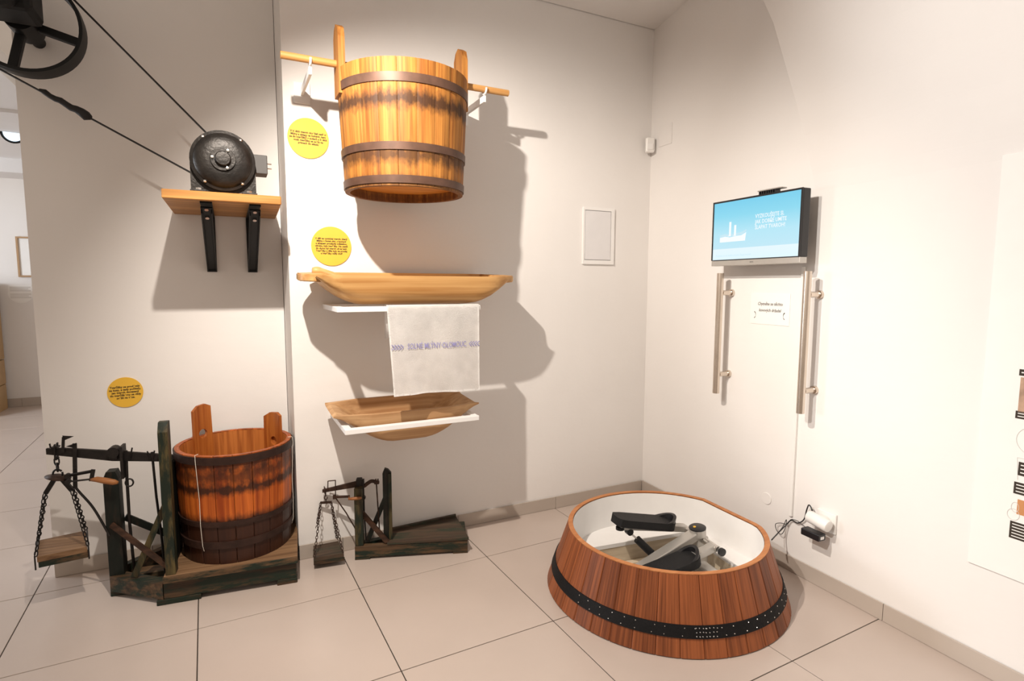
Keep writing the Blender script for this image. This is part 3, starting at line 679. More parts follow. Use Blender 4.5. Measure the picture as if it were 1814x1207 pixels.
tube(bm, [(-0.136+0.014*math.cos(t), BY-0.005, 0.475+0.016*math.sin(t)) for t in [2*PI*k/14 for k in range(14)]], 0.0035, 6, closed=True); sp('pull_rod', bm, M['iron'])
bm = BM(); tube(bm, [(-0.050, BY, bmz(-0.05)+0.02), (-0.044, BY, 0.40), (-0.036, BY+0.005, 0.25), (-0.03, BY+0.01, 0.06)], 0.005, 8)
for dx in (-0.014, 0.012): tube(bm, [(-0.05+dx*0.3, BY-0.01, bmz(-0.05)-0.012), (-0.05+dx, BY-0.012, bmz(-0.05)+0.028)], 0.003, 6)
sp('pull_rod', bm, M['iron'])
bm = BM(); tube(bm, [(-0.128, BY-0.012, bmz(-0.13)-0.02), (-0.116, BY-0.014, bmz(-0.13)+0.035)], 0.003, 6); sp('stop_pin', bm, M['iron'])
# hanging weight pan
pan = thing('weight_pan', 'wooden weight board on chains hanging from the large scale beam', 'scale pan', SL.P(-0.378, -BY, 0.20), SL.rz)
def pp(name, bm, mat, smooth=False): return finish(name, bm, mat, pan, smooth)
dz = bmz(-0.378)-0.20
bm = BM()
for y in (-0.013, 0.013): bar(bm, (0, y, dz-0.03), (0.002, y, dz+0.032), 0.012, 0.004, V(1, 0, 0))
bar(bm, (0, -0.015, dz+0.018), (0, 0.015, dz+0.018), 0.022, 0.006); bar(bm, (-0.012, -0.013, dz+0.02), (-0.014, -0.013, dz+0.036), 0.006, 0.004, V(1, 0, 0)); bar(bm, (0, -0.015, dz-0.03), (0, 0.015, dz-0.03), 0.010, 0.006); pp('stirrup', bm, M['iron'])
bm = BM(); chain(bm, (0, 0, dz-0.028), (0.001, 0, dz-0.078), 0.036, 0.016, 0.003); pp('hook_link', bm, M['iron'])
bm = BM(); tube(bm, [(0.016*math.cos(t), 0, dz-0.092+0.018*math.sin(t)) for t in [PI*(0.45-1.55*k/14)*-1+PI for k in range(15)]], 0.0038, 8); tube(bm, [(0.004, 0, dz-0.076), (0.014, 0, dz-0.082)], 0.0038, 6); pp('hook', bm, M['iron'], True)
zs = 0.325
bm = BM(); lathe(bm, [(0.0, -0.010), (0.020, -0.009), (0.044, 0.0), (0.020, 0.009), (0.0, 0.010)], frameM((0.0, 0, zs), (0.25, 0, 1)), 20); pp('saddle', bm, M['rust'], True)
bm = BM()
for s in (-1, 1): bar(bm, (s*0.012, 0, zs-0.006), (s*0.044, 0, zs-0.060), 0.016, 0.012, V(0, 1, 0))
pp('yoke', bm, M['iron'])
PC = [zpl(70, 957, 0.235), zpl(151, 940, 0.235), zpl(154.5, 968.5, 0.235), zpl(65, 987, 0.235)]
def ploc(p): e = p-pan.location; return (e.dot(SL.u), -e.dot(SL.n))
pl4 = [ploc(p) for p in PC]
bm = BM(); prism(bm, pl4, 'z', 0.012, 0.034); pp('board', bm, M['plank'])
fl, fr4 = V(*pl4[3], 0), V(*pl4[2], 0)
bm = BM(); bar(bm, fl+V(0, 0.014, 0.0), fr4+V(0, 0.014, 0.0), 0.028, 0.0225); pp('under_batten', bm, M['green'])
bl, br4 = V(*pl4[0], 0), V(*pl4[1], 0)
bm = BM(); bar(bm, bl+V(0, -0.014, 0.0), br4+V(0, -0.014, 0.0), 0.028, 0.0225); pp('under_batten', bm, M['green'])
for k, (x, y) in enumerate(pl4):
    sg = -1 if k in (0, 3) else 1
    bm = BM(); chain(bm, (sg*0.045, 0.010 if k < 2 else -0.010, zs-0.058), (x+sg*0.003, y, 0.038), 0.024, 0.0125, 0.0022); pp('chain', bm, M['iron'])
for a_, b4 in ((fl, bl), (fr4, br4)):
    o_ = V(-0.005 if a_ is fl else 0.005, 0, 0)
    bm = BM(); tube(bm, [a_+o_+V(0, -0.004, -0.016), a_+o_+V(0, -0.004, 0.040), b4+o_+V(0, 0.004, 0.040)], 0.0028, 6); pp('strap', bm, M['iron'])

# the tub on the scale
TX, TY, TR0, TR1, TH = 0.258, 0.232, 0.220, 0.236, 0.468
tu = thing('wooden_tub', 'red brown wooden tub with two eared staves on the large scale', 'tub', SL.P(TX, -TY, 0.1265), SL.rz)
rT = lambda z: TR0+(TR1-TR0)*z/TH
stave_ring(tu, 20, [(0, rT(0)), (TH*0.5, rT(TH*0.5)+0.003), (TH, rT(TH))], 0.019, M['tub'], a0=0.05)
hoop(tu, rT, TH-0.036, TH-0.004, M['tub_hoop'], 0.006)
hoop(tu, lambda z: rT(z)+0.0015, 0.165, 0.187, M['tub_hoop'], 0.006)
hoop(tu, lambda z: rT(z)+0.001, 0.070, 0.100, M['tub_hoop'], 0.007)
bm = BM(); lathe(bm, [(0.0, 0.025), (0.203, 0.025), (0.203, 0.04), (0.0, 0.04)], seg=40); finish('bottom', bm, M['tub_in'], tu)
bm = BM(); lathe(bm, [(rT(0.041)-0.0205, 0.041), (rT(TH)-0.0205, TH-0.004), (rT(TH)-0.0195, TH-0.004), (rT(0.041)-0.0195, 0.041)], seg=40, closed=True); finish('inner_face', bm, M['tub_in'], tu, 40)
for ang, top, hz in ((136, SL.at(331, 717, -TY-0.165).z-0.1265, SL.at(337, 768, -TY-0.165).z-0.1265), (40, SL.at(494, 728, -TY-0.15).z-0.1265, SL.at(497, 778, -TY-0.15).z-0.1265)):
    a = math.radians(ang); bm = BM(); r0, r1 = rT(TH)-0.034, rT(TH)-0.020
    hw, hr = (0.048 if ang > 90 else 0.058), 0.021
    outer_ = [(hw, TH-0.12), (hw, top-0.025), (hw*0.4, top-0.004), (-hw*0.4, top), (-hw*0.9, top-0.012), (-hw, TH-0.12)]
    # plate with a hole: ring of quads between the hole and the outline
    N_ = 24; fo, bo_ = [], []
    def outline(t):
        dx, dz_ = math.cos(t), math.sin(t); best = 9
        for (x0, z0), (x1, z1) in zip(outer_, outer_[1:]+outer_[:1]):
            ex, ez = x1-x0, z1-z0; den = dx*ez-dz_*ex
            if abs(den) < 1e-9: continue
            s = ((x0)*ez-(z0-hz)*ex)/den; q = ((x0)*dz_-(z0-hz)*dx)/den
            if s > 0 and -1e-6 <= q <= 1+1e-6: best = min(best, s)
        return dx*best, hz+dz_*best
    angs = sorted(set([2*PI*k/N_ for k in range(N_)]+[math.atan2(z-hz, x) % (2*PI) for x, z in outer_]))
    rings = []
    for r_ in (r0, r1):
        for hole in (True, False):
            ring = []
            for t in angs:
                x, z = (hr*math.cos(t), hz+hr*math.sin(t)) if hole else outline(t)
                rad = r_-(r_-math.sqrt(max(0, r_*r_-x*x))); sh_ = 0.02*(z-TH)*0.6
                ring.append(bm.verts.new(((rad+sh_)*math.cos(a)-x*math.sin(a), (rad+sh_)*math.sin(a)+x*math.cos(a), z)))
            rings.append(ring)
    order = [rings[0], rings[1], rings[3], rings[2]]
    for i in range(4):
        A, B_ = order[i], order[(i+1) % 4]; n = len(A)
        for k in range(n): bm.faces.new((A[k], A[(k+1) % n], B_[(k+1) % n], B_[k]))
    finish('eared_stave', bm, M['tub_ear'], tu)
for ang in (-122, -8):
    a = math.radians(ang); bm = BM(); pts = [(0.0+(rT(z)+e)*math.cos(a+da), (rT(z)+e)*math.sin(a+da), z) for z, e, da in ((TH+0.006, -0.012, 0), (TH+0.006, 0.006, 0), (TH-0.02, 0.0095, 0.01), (0.28, 0.006, 0.02), (0.18, 0.011, 0.02), (0.085, 0.011, 0.03), (0.06, 0.005, 0.03))]
    tube(bm, pts, 0.0011, 6); finish('string', bm, M['string'], tu)

# ------------------------------------------------------------------ small platform scale
s2 = thing('platform_scale', 'small antique decimal scale with low dark platform by the wall', 'scale', S2.o, S2.rz)
def sq(name, bm, mat, parent=None, smooth=False): return finish(name, bm, mat, parent or s2, smooth)
sq('front_beam', bx(0.0, 0.532, 0.0, 0.030, 0.010, 0.066, 0.003), M['green'])
bm = BM(); prism(bm, [(0.0, 0.032), (0.46, 0.215), (0.46, 0.245), (0.0, 0.065)], 'z', 0.010, 0.060); sq('back_beam', bm, M['green'])
sq('end_beam', bx(0.480, 0.530, 0.032, 0.225, 0.010, 0.064, 0.003), M['green'])
for x0, x1, y0, y1 in ((0.0, 0.07, 0.0, 0.03), (0.46, 0.532, 0.0, 0.03), (0.43, 0.49, 0.18, 0.235)): sq('foot', bx(x0, x1, y0, y1, 0.0, 0.011), M['green'])
bm = BM(); prism(bm, [(0.150, -0.004), (0.537, -0.004), (0.486, 0.262), (0.150, 0.130)], 'z', 0.068, 0.080); sq('platform', bm, M['platedark'])
bm = BM(); prism(bm, [(0.486, 0.262), (0.150, 0.130), (0.150, 0.115), (0.487, 0.245)], 'z', 0.0805, 0.092); sq('platform_curb', bm, M['platedark'])
sq('post', bx(0.002, 0.040, 0.004, 0.044, 0.066, 0.345, 0.003), M['greenz'])
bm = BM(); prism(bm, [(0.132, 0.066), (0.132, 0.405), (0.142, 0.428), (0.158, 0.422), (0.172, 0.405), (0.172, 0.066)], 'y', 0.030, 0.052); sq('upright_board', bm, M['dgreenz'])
sq('upright_strip', bx(0.158, 0.174, 0.022, 0.0295, 0.081, 0.405, 0.001), M['greenz'])
bm = BM(); bar(bm, (0.030, 0.035, 0.22), (0.150, 0.012, 0.075), 0.012, 0.022); sq('brace', bm, M['brace'])
bm = BM(); bar(bm, (0.145, 0.055, 0.285), (0.055, 0.050, 0.072), 0.012, 0.022); sq('brace', bm, M['dgreenz'])
Y2 = 0.055
bm = BM(); prism(bm, [(-0.148, 0.318), (0.012, 0.338), (0.030, 0.340), (0.030, 0.366), (0.012, 0.366), (-0.148, 0.332)], 'y', Y2-0.006, Y2+0.006)
tube(bm, spline([(0.022, Y2, 0.345), (0.040, Y2, 0.338), (0.060, Y2, 0.352), (0.080, Y2, 0.362), (0.108, Y2, 0.354)], 5), 0.009, 8); sq('balance_beam', bm, M['rust'])
bm = BM(); bx(0.008, 0.034, Y2-0.018, Y2+0.018, 0.342, 0.378, 0.003, bm); bx(0.030, 0.044, Y2-0.014, Y2+0.014, 0.335, 0.372, 0.002, bm); bx(0.014, 0.026, Y2-0.02, Y2-0.012, 0.325, 0.35, 0.001, bm); sq('pivot_block', bm, M['iron'])
bm = BM()
for x in (0.098, 0.108): bar(bm, (x, Y2-0.012, 0.350), (x+0.002, Y2-0.012, 0.376), 0.005, 0.006, V(1, 0, 0))
bar(bm, (0.092, Y2-0.01, 0.358), (0.115, Y2-0.01, 0.358), 0.016, 0.012); tube(bm, [(0.102, Y2-0.012, 0.35), (0.108, Y2-0.008, 0.20), (0.112, Y2, 0.085)], 0.0035, 6); sq('pull_rod', bm, M['rust'])
bm = BM(); tube(bm, [(0.042, Y2-0.012, 0.335), (0.043, Y2-0.012, 0.20), (0.048, Y2-0.01, 0.075)], 0.0035, 6); lathe(bm, [(0, -0.008), (0.009, -0.008), (0.009, 0.008), (0, 0.008)], frameM((0.042, Y2-0.014, 0.288), (0, 1, 0)), 12); sq('pull_rod', bm, M['iron'])
bm = BM()
for a, b_ in (((-0.122, 0.335), (-0.120, 0.376)), ((-0.120, 0.376), (-0.086, 0.378)), ((-0.086, 0.379), (-0.088, 0.295))): tube(bm, [(a[0], Y2-0.012, a[1]), (b_[0], Y2-0.012, b_[1])], 0.0025, 6)
tube(bm, [(-0.090, Y2-0.014, 0.298), (-0.04, Y2-0.02, 0.22), (0.004, Y2-0.03, 0.140)], 0.003, 6); sq('guide_rod', bm, M['rust'])
bm = BM(); bar(bm, (-0.096, Y2-0.02, 0.300), (-0.02, Y2-0.03, 0.303), 0.008, 0.010); bar(bm, (-0.098, Y2-0.02, 0.30), (-0.088, Y2-0.02, 0.30), 0.012, 0.018); lv = sq('locking_lever', bm, M['rust'])
bm = BM(); tube(bm, [(-0.022, Y2-0.062, 0.303), (0.0, Y2-0.063, 0.304), (0.025, Y2-0.063, 0.305), (0.038, Y2-0.063, 0.306)], [0.005, 0.0075, 0.0075, 0.005], 10); bar(bm, (-0.022, Y2-0.03, 0.303), (-0.02, Y2-0.064, 0.303), 0.006, 0.006); finish('handle', bm, M['handle'], lv, True)
# its pan
q = [S2.o+V(0, 0, 0)]
C4 = [zpl(555, 962, 0.060), zpl(598, 957, 0.060), zpl(609, 980, 0.060), zpl(556, 988, 0.060)]
pc = sum(C4, V(0, 0, 0))/4
p2 = thing('weight_pan', 'small dark weight tray on thin chains under the small scale beam', 'scale pan', V(pc.x, pc.y, 0.0), 0.0)
loc4 = [(c.x-pc.x, c.y-pc.y) for c in C4]
bm = BM(); prism(bm, loc4, 'z', 0.040, 0.058); finish('tray_board', bm, M['platedark'], p2)
bm = BM(); prism(bm, [(x*1.03, y*1.03) for x, y in loc4], 'z', 0.024, 0.0395); finish('tray_base', bm, M['green'], p2)
hk = S2.P(-0.134, -Y2, 0.322); hk = V(hk.x-pc.x, hk.y-pc.y, hk.z)
bm = BM(); tube(bm, [hk, hk+V(0, 0, -0.022)], 0.0025, 6); tube(bm, [hk+V(0.007*math.cos(t), 0, -0.030+0.009*math.sin(t)) for t in [PI*0.5+1.6*PI*k/12 for k in range(13)]], 0.0025, 6); tube(bm, [hk+V(0, 0, -0.038), hk+V(0, 0, -0.054)], 0.0025, 6)
for y in (-0.010, 0.010): bar(bm, hk+V(-0.004, y, -0.012), hk+V(-0.004, y, 0.022), 0.008, 0.003, V(1, 0, 0))
finish('hook', bm, M['rust'], p2, True)
sdv = S2.u; T0 = hk+V(0, 0, -0.054)
bm = BM(); bar(bm, T0-sdv*0.026, T0+sdv*0.026, 0.008, 0.010); finish('yoke', bm, M['rust'], p2)
for i, (x, y) in enumerate(loc4):
    s = -1 if i in (0, 3) else 1
    bm = BM(); chain(bm, T0+sdv*(0.024*s)+V(0, 0.006 if i < 2 else -0.006, -0.004), (x*0.97, y*0.97, 0.060), 0.0165, 0.010, 0.0016); finish('chain', bm, M['rust'], p2)

# ------------------------------------------------------------------ the trodding vat with the stepper
VC = V(1.700, 1.752, 0); VH, VR0, VR1 = 0.262, 0.503, 0.414
rV = lambda z: VR0+(VR1-VR0)*z/VH
def vflat(a):          # the side towards the right wall is cut flatter at the rim
    d = (a-math.radians(-4)+PI) % (2*PI)-PI
    lim = 0.915
    return min(1.0, lim/max(0.05, math.cos(d))) if abs(d) < 0.9 else 1.0
va = thing('treading_vat', 'low wide vat of red brown planks with black studded hoop', 'vat', VC, 0)
stave_ring(va, 37, [(0.004, VR0), (VH*0.5, rV(VH*0.5)), (VH, VR1)], 0.020, M['deck'], name='plank', r_of=vflat, gap=0.0006, groove=0.0025)
bm = BM(); rings = []
for e, z in ((0.0, VH+0.0005), (0.0005, VH+0.004), (-0.0195, VH+0.004), (-0.0195, VH+0.0005)):
    rings.append([bm.verts.new(((VR1*vflat(2*PI*k/72)+e)*math.cos(2*PI*k/72), (VR1*vflat(2*PI*k/72)+e)*math.sin(2*PI*k/72), z)) for k in range(72)])
for i in range(4):
    for k in range(72): bm.faces.new((rings[i][k], rings[i][(k+1) % 72], rings[(i+1) % 4][(k+1) % 72], rings[(i+1) % 4][k]))
finish('rim', bm, M['deck_rim'], va, 30)
hoop(va, rV, 0.066, 0.106, M['hoopblack'], 0.005, r_of=vflat, seg=96)
bm = BM()
sa_ = math.degrees(math.atan2((zpl(1255, 1126, 0.085)-VC).y, (zpl(1255, 1126, 0.085)-VC).x))
hp = [(-90+6*k+random.uniform(-1.5, 1.5), s) for k in range(-14, 15) for s in (0.074, 0.098)]+[(sa_+1.5*k+random.uniform(-0.3, 0.3), s+random.uniform(-0.001, 0.001)) for k in range(-3, 4) for s in (0.073, 0.086, 0.099)]
for dg, z in hp:
    a = math.radians(dg); r = rV(z)*vflat(a)+0.0052
    lathe(bm, [(0, 0), (0.0024, 0), (0.0014, 0.0014), (0, 0.0018)], frameM((r*math.cos(a), r*math.sin(a), z), (math.cos(a), math.sin(a), 0.3)), 6)
tag(finish('studs', bm, M['chrome'], va), kind='stuff')
# white lining with a well for the stepper
ZF = 0.105
bm = BM(); rings = []
for e, z in ((-0.021, VH-0.002), (-0.024, ZF)):
    rings.append([bm.verts.new(((VR1*vflat(2*PI*k/72)+e)*math.cos(2*PI*k/72), (VR1*vflat(2*PI*k/72)+e)*math.sin(2*PI*k/72), z)) for k in range(72)])
WA = math.radians(-9); ca, sa = math.cos(WA), math.sin(WA)
WX0, WX1, WY0, WY1 = -0.31, 0.275, -0.175, 0.215
def wellpt(t):
    best = 9; dx, dy = math.cos(t), math.sin(t); lx, ly = dx*ca+dy*sa, -dx*sa+dy*ca
    for lim, c in ((WX1, lx), (-WX0, -lx), (WY1, ly), (-WY0, -ly)):
        if c > 1e-6: best = min(best, lim/c)
    return dx*best, dy*best
r_in = [bm.verts.new((*wellpt(2*PI*k/72), ZF)) for k in range(72)]
r_in2 = [bm.verts.new((*wellpt(2*PI*k/72), ZF-0.018)) for k in range(72)]
rings += [r_in, r_in2]
for i in range(3):
    for k in range(72): bm.faces.new((rings[i][k], rings[i][(k+1) % 72], rings[i+1][(k+1) % 72], rings[i+1][k]))
finish('lining', bm, M['white'], va, 30)
def wl(x, y, z): return V(x*ca-y*sa, x*sa+y*ca, z)
Rz = Matrix.Rotation(WA, 3, 'Z')
def wbox(x0, x1, y0, y1, z0, z1, bev=0.002):
    bm = BM(); box(bm, wl((x0+x1)/2, (y0+y1)/2, (z0+z1)/2), (x1-x0, y1-y0, z1-z0), Rz, bev); return bm
finish('batten', wbox(WX0-0.005, WX1, WY1+0.002, WY1+0.022, 0.0, ZF-0.0185), M['palewood'], va)
finish('batten', wbox(WX0-0.005, WX1, WY1-0.085, WY1-0.055, 0.0, 0.045), M['palewood'], va)
finish('batten', wbox(WX1, WX1+0.02, WY0, WY1, 0.0, ZF-0.0185), M['palewood'], va)
finish('batten', wbox(WX0-0.005, WX1, WY0-0.022, WY0-0.002, 0.0, ZF-0.0185), M['palewood'], va)
finish('well_floor', wbox(WX0, WX1-0.001, WY0, WY1, 0.0, 0.012), M['white'], va)
# stepper
st = thing('stepper', 'silver mini stepper with black foot pedals inside the vat', 'exercise machine', VC+V(-0.022, 0.004, 0.0125), WA)
def ss(name, bm, mat, parent=None, smooth=False): return finish(name, bm, mat, parent or st, smooth)
ss('base_tube', bx(0.175, 0.235, -0.15, 0.17, 0.02, 0.065, 0.008), M['silver'])
ss('base_tube', bx(-0.21, -0.16, -0.11, 0.13, 0.0, 0.045, 0.008), M['silver'])
bm = BM(); bar(bm, (0.20, 0.01, 0.045), (-0.19, 0.01, 0.025), 0.05, 0.03, V(0, 0, 1), 0.004); ss('base_rail', bm, M['silver'])
bm = BM(); bar(bm, (0.205, 0.01, 0.190), (-0.14, 0.01, 0.048), 0.052, 0.034, V(0, 0, 1), 0.004); ss('inclined_bar', bm, M['silver'])
bm = BM(); bar(bm, (0.215, 0.01, 0.05), (0.215, 0.01, 0.175), 0.05, 0.06, V(1, 0, 0), 0.006); ss('column', bm, M['silver'])
bm = BM(); lathe(bm, [(0, 0), (0.036, 0), (0.036, 0.032), (0, 0.032)], frameM((0.205, 0.010, 0.178), (-0.10, 0, 1)), 28); ds = ss('counter_housing', bm, M['silver'], None, 40)
bm = BM(); lathe(bm, [(0, 0.032), (0.037, 0.032), (0.037, 0.038), (0.031, 0.042), (0, 0.042)], frameM((0.205, 0.010, 0.178), (-0.10, 0, 1)), 28); finish('counter_face', bm, M['plastic_k'], ds, 40)
bm = BM(); lathe(bm, [(0, 0.042), (0.006, 0.042), (0.006, 0.045), (0, 0.045)], frameM((0.187, 0.006, 0.178), (-0.10, 0, 1)), 12); finish('counter_button', bm, M['yellow'], ds)
bm = BM(); tube(bm, [(0.215, -0.115, 0.165), (0.215, 0.135, 0.165)], 0.015, 16); ss('axle', bm, M['chrome'], None, 40)
def pedal(y, heel, toe):
    # long arm + moulded foot plate with a raised toe cup
    h, t = V(heel[0], y, heel[1]), V(toe[0], y, toe[1]); d = (t-h).normalized(); up = V(-d.z, 0, d.x)
    bm = BM(); bar(bm, h+d*0.03-up*0.030, V(0.215, y, 0.165), 0.040, 0.030, V(0, 0, 1), 0.004); arm = ss('pedal_arm', bm, M['silver'])
    Lp = (t-h).length; n = 20; outl = []
    for k in range(n+1):
        a = -PI/2+PI*k/n; outl.append((Lp-0.055+0.055*math.cos(a), 0.055*math.sin(a)))
    outl += [(0.05, 0.052), (0.012, 0.044), (0.0, 0.025), (0.0, -0.025), (0.012, -0.044), (0.05, -0.052)]
    bm = BM(); lo_, hi_ = [], []
    for x, yy in outl:
        p = h+d*x+V(0, yy, 0); lo_.append(bm.verts.new(p-up*0.022)); hi_.append(bm.verts.new(p+up*0.012))
    bm.faces.new(lo_[::-1]); bm.faces.new(hi_); m_ = len(outl)
    for k in range(m_): bm.faces.new((lo_[k], lo_[(k+1) % m_], hi_[(k+1) % m_], hi_[k]))
    pd = ss('pedal', bm, M['rubber'], None, 40)
    bm = BM(); rows_ = []
    for k in range(-9, 10):
        a = PI*0.62*k/9; hgt = 0.012+0.030*(0.5+0.5*math.cos(PI*k/9.5))
        cx, cy = Lp-0.055+0.053*math.cos(a), 0.053*math.sin(a); cx2, cy2 = Lp-0.055+0.040*math.cos(a), 0.040*math.sin(a)
        rows_.append([bm.verts.new(h+d*q_[0]+V(0, q_[1], 0)+up*q_[2]) for q_ in ((cx, cy, 0.010), (cx, cy, hgt), (cx2, cy2, hgt-0.004), (cx2, cy2, 0.010))])
    for A, B_ in zip(rows_[:-1], rows_[1:]):
        for k in range(4): bm.faces.new((A[k], A[(k+1) % 4], B_[(k+1) % 4], B_[k]))
    bm.faces.new(rows_[0]); bm.faces.new(rows_[-1][::-1]); finish('toe_cup', bm, M['plastic_k'], pd, 40)
    return h, d, up
pedal(0.118, (-0.155, 0.262), (0.150, 0.198))
pedal(-0.082, (-0.165, 0.085), (0.135, 0.142))
bm = BM(); tube(bm, [(-0.085, 0.110, 0.192), (-0.040, 0.092, 0.150)], 0.004, 8); ss('piston_rod', bm, M['chrome'])
bm = BM(); tube(bm, [(-0.052, 0.098, 0.160), (0.035, 0.062, 0.068)], 0.017, 14); ss('damper', bm, M['rubber'], None, 40)
bm = BM(); tube(bm, [(-0.085, 0.098, 0.195), (-0.085, 0.124, 0.195)], 0.016, 12); ss('damper_joint', bm, M['plastic_k'], None, 40)
bm = BM(); bar(bm, (-0.085, 0.112, 0.215), (-0.085, 0.112, 0.185), 0.014, 0.022, V(1, 0, 0)); ss('damper_lug', bm, M['silver'])
for y in (-0.152, 0.155):
    bm = BM(); s = -1 if y < 0 else 1; lathe(bm, [(0, 0), (0.021, 0), (0.021, 0.014), (0.010, 0.018), (0, 0.018)], frameM((0.205, y, 0.045), (0, s, 0)), 18); ss('end_cap', bm, M['plastic_k'], None, 40)
bm = BM(); lathe(bm, [(0, 0), (0.017, 0), (0.017, 0.012), (0, 0.014)], frameM((0.215, -0.130, 0.165), (0, -1, 0)), 18); ss('axle_cap', bm, M['plastic_k'], None, 40)
bm = BM(); lathe(bm, [(0, -0.012), (0.019, -0.012), (0.019, 0.0), (0, 0.0)], frameM((-0.13, 0.112, 0.222), (0, 0, 1)), 16); ss('pedal_stop', bm, M['rubber'], None, 40)

# ------------------------------------------------------------------ right wall: monitor, grips, notice, duct, socket
mn = thing('monitor', 'wall mounted monitor with silver lower strip showing a blue slide', 'monitor', RW.P(-0.8675, 0, 1.391), RW.rz)
MW, MH, MD = 0.503, 0.308, 0.122
finish('wall_mount', bx(0.17, 0.33, -0.075, -0.0005, 0.09, 0.23, 0.003), M['blackpaint'], mn)
finish('casing', bx(0.0, MW, -MD+0.002, -0.075, 0.026, MH, 0.004), M['plastic_k'], mn)
finish('lower_strip', bx(0.0, MW, -MD, -0.080, 0.0, 0.0255, 0.002), M['silver'], mn)
fr_ = BM()
for x0, x1, z0, z1 in ((0, 0.008, 0.026, MH), (MW-0.008, MW, 0.026, MH), (0.008, MW-0.008, MH-0.008, MH), (0.008, MW-0.008, 0.026, 0.029)): bx(x0, x1, -MD-0.002, -MD+0.0025, z0, z1, 0.0, fr_)
finish('bezel', fr_, M['plastic_k'], mn)
def scr(N, L):
    tc = N.new('ShaderNodeTexCoord'); sx = N.new('ShaderNodeSeparateXYZ'); L.new(tc.outputs['Object'], sx.inputs[0])
    mr = N.new('ShaderNodeMapRange'); mr.inputs['From Min'].default_value = 0.03; mr.inputs['From Max'].default_value = 0.30; L.new(sx.outputs['Z'], mr.inputs['Value'])
    r = N.new('ShaderNodeValToRGB'); e = r.color_ramp.elements
    e[0].position = 0.0; e[0].color = (0.72, 0.90, 0.97, 1); e[1].position = 1.0; e[1].color = (0.17, 0.60, 0.82, 1)
    for p_, c_ in ((0.185, (0.76, 0.90, 0.96, 1)), (0.19, (0.50, 0.78, 0.90, 1)), (0.45, (0.44, 0.77, 0.90, 1)), (0.75, (0.24, 0.67, 0.85, 1))):
        q_ = e.new(p_); q_.color = c_
    L.new(mr.outputs[0], r.inputs['Fac']); return r.outputs['Color']
M['screen'] = emit('screen_slide', scr, 0.74)
def flatw(N, L): q_ = N.new('ShaderNodeRGB'); q_.outputs[0].default_value = (0.90, 0.95, 0.98, 1); return q_.outputs[0]
M['screenw'] = emit('screen_white', flatw, 0.74)
def flatb(N, L): q_ = N.new('ShaderNodeRGB'); q_.outputs[0].default_value = (0.55, 0.78, 0.88, 1); return q_.outputs[0]
M['screenb'] = emit('screen_pale_blue', flatb, 0.74)
sc_ = finish('screen', bx(0.0075, MW-0.0075, -MD-0.0002, -MD+0.002, 0.0285, MH-0.0075), M['screen'], mn)
yy = -MD-0.0010
lettering('slide_lettering', sc_, 'VYZKOUŠEJTE SI,\nJAK DOBŘE UMÍTE\nŠLAPAT TVAROH!', 0.0245, (0.262, yy, 0.190), M['screenw'], align='LEFT', bold=0.0003, sx=0.83)
bm = BM()
for poly in ([(0.052, 0.112), (0.208, 0.112), (0.213, 0.150), (0.185, 0.138), (0.150, 0.137), (0.115, 0.133), (0.085, 0.138), (0.052, 0.135)], [(0.100, 0.138), (0.109, 0.142), (0.109, 0.205), (0.121, 0.205), (0.121, 0.138)], [(0.132, 0.138), (0.140, 0.142), (0.140, 0.188), (0.152, 0.188), (0.152, 0.138)]):
    prism(bm, poly, 'y', yy, yy+0.0004)
finish('slide_picture', bm, M['screenw'], sc_)
bm = BM(); prism(bm, [(0.052, 0.146), (0.085, 0.150), (0.115, 0.146), (0.15, 0.149), (0.185, 0.152), (0.214, 0.163), (0.214, 0.155), (0.185, 0.142), (0.115, 0.138), (0.052, 0.139)], 'y', yy+0.0001, yy+0.0005); finish('slide_wave', bm, M['screenb'], sc_)
lettering('slide_lettering', sc_, 'Postavte se do kádě a zkuste šlapat tvaroh', 0.0125, (0.03, yy, 0.048), M['screenb'], align='LEFT')
lettering('strip_mark', mn, 'AOC', 0.010, (MW/2, -MD-0.0006, 0.013), M['darkline'])
for k in range(8):
    finish('vent_fin', bx(0.262+0.012*k, 0.268+0.012*k, -0.108, -0.078, MH+0.0005, MH+0.016), M['plastic_k'], mn)
finish('top_cover', bx(0.255, 0.385, -0.110, -0.076, MH+0.0165, MH+0.022, 0.002), M['silver'], mn)
for uu, lab in ((-0.845, 'brushed steel grip tube nearer the room corner'), (-0.355, 'brushed steel grip tube beside the white cable duct')):
    gt = thing('grip_tube', lab, 'handle', RW.P(uu, 0, 0.755), RW.rz, 'steel grips below the monitor')
    bm = BM(); tube(bm, [(0, -0.082, 0.0), (0, -0.082, 0.602)], 0.0165, 28); finish('tube', bm, M['steel'], gt, 40)
    for zz in (0.095, 0.505):
        bm = BM(); tube(bm, [(0, -0.0005, zz), (0, -0.068, zz)], 0.0125, 18); sb_ = finish('standoff', bm, M['steel'], gt, 40)
        bm = BM(); lathe(bm, [(0, 0.0006), (0.0185, 0.0006), (0.0185, 0.014), (0, 0.012)], frameM((0, 0, zz), (0, -1, 0)), 20); finish('collar', bm, M['steel'], sb_, 40)
no = thing('notice', 'white paper notice with two lines of italic text between the grips', 'notice', RW.P(-0.611, 0, 1.188), RW.rz)
finish('sheet', bx(-0.111, 0.111, -0.0022, -0.0006, -0.073, 0.073), M['paper'], no)
lettering('lettering', no, 'Chytněte se těchto\nkovových držadel', 0.0205, (0.002, -0.0028, 0.008), M['ink'], space=1.45, bold=0.0002, shear=0.2, sx=0.86)
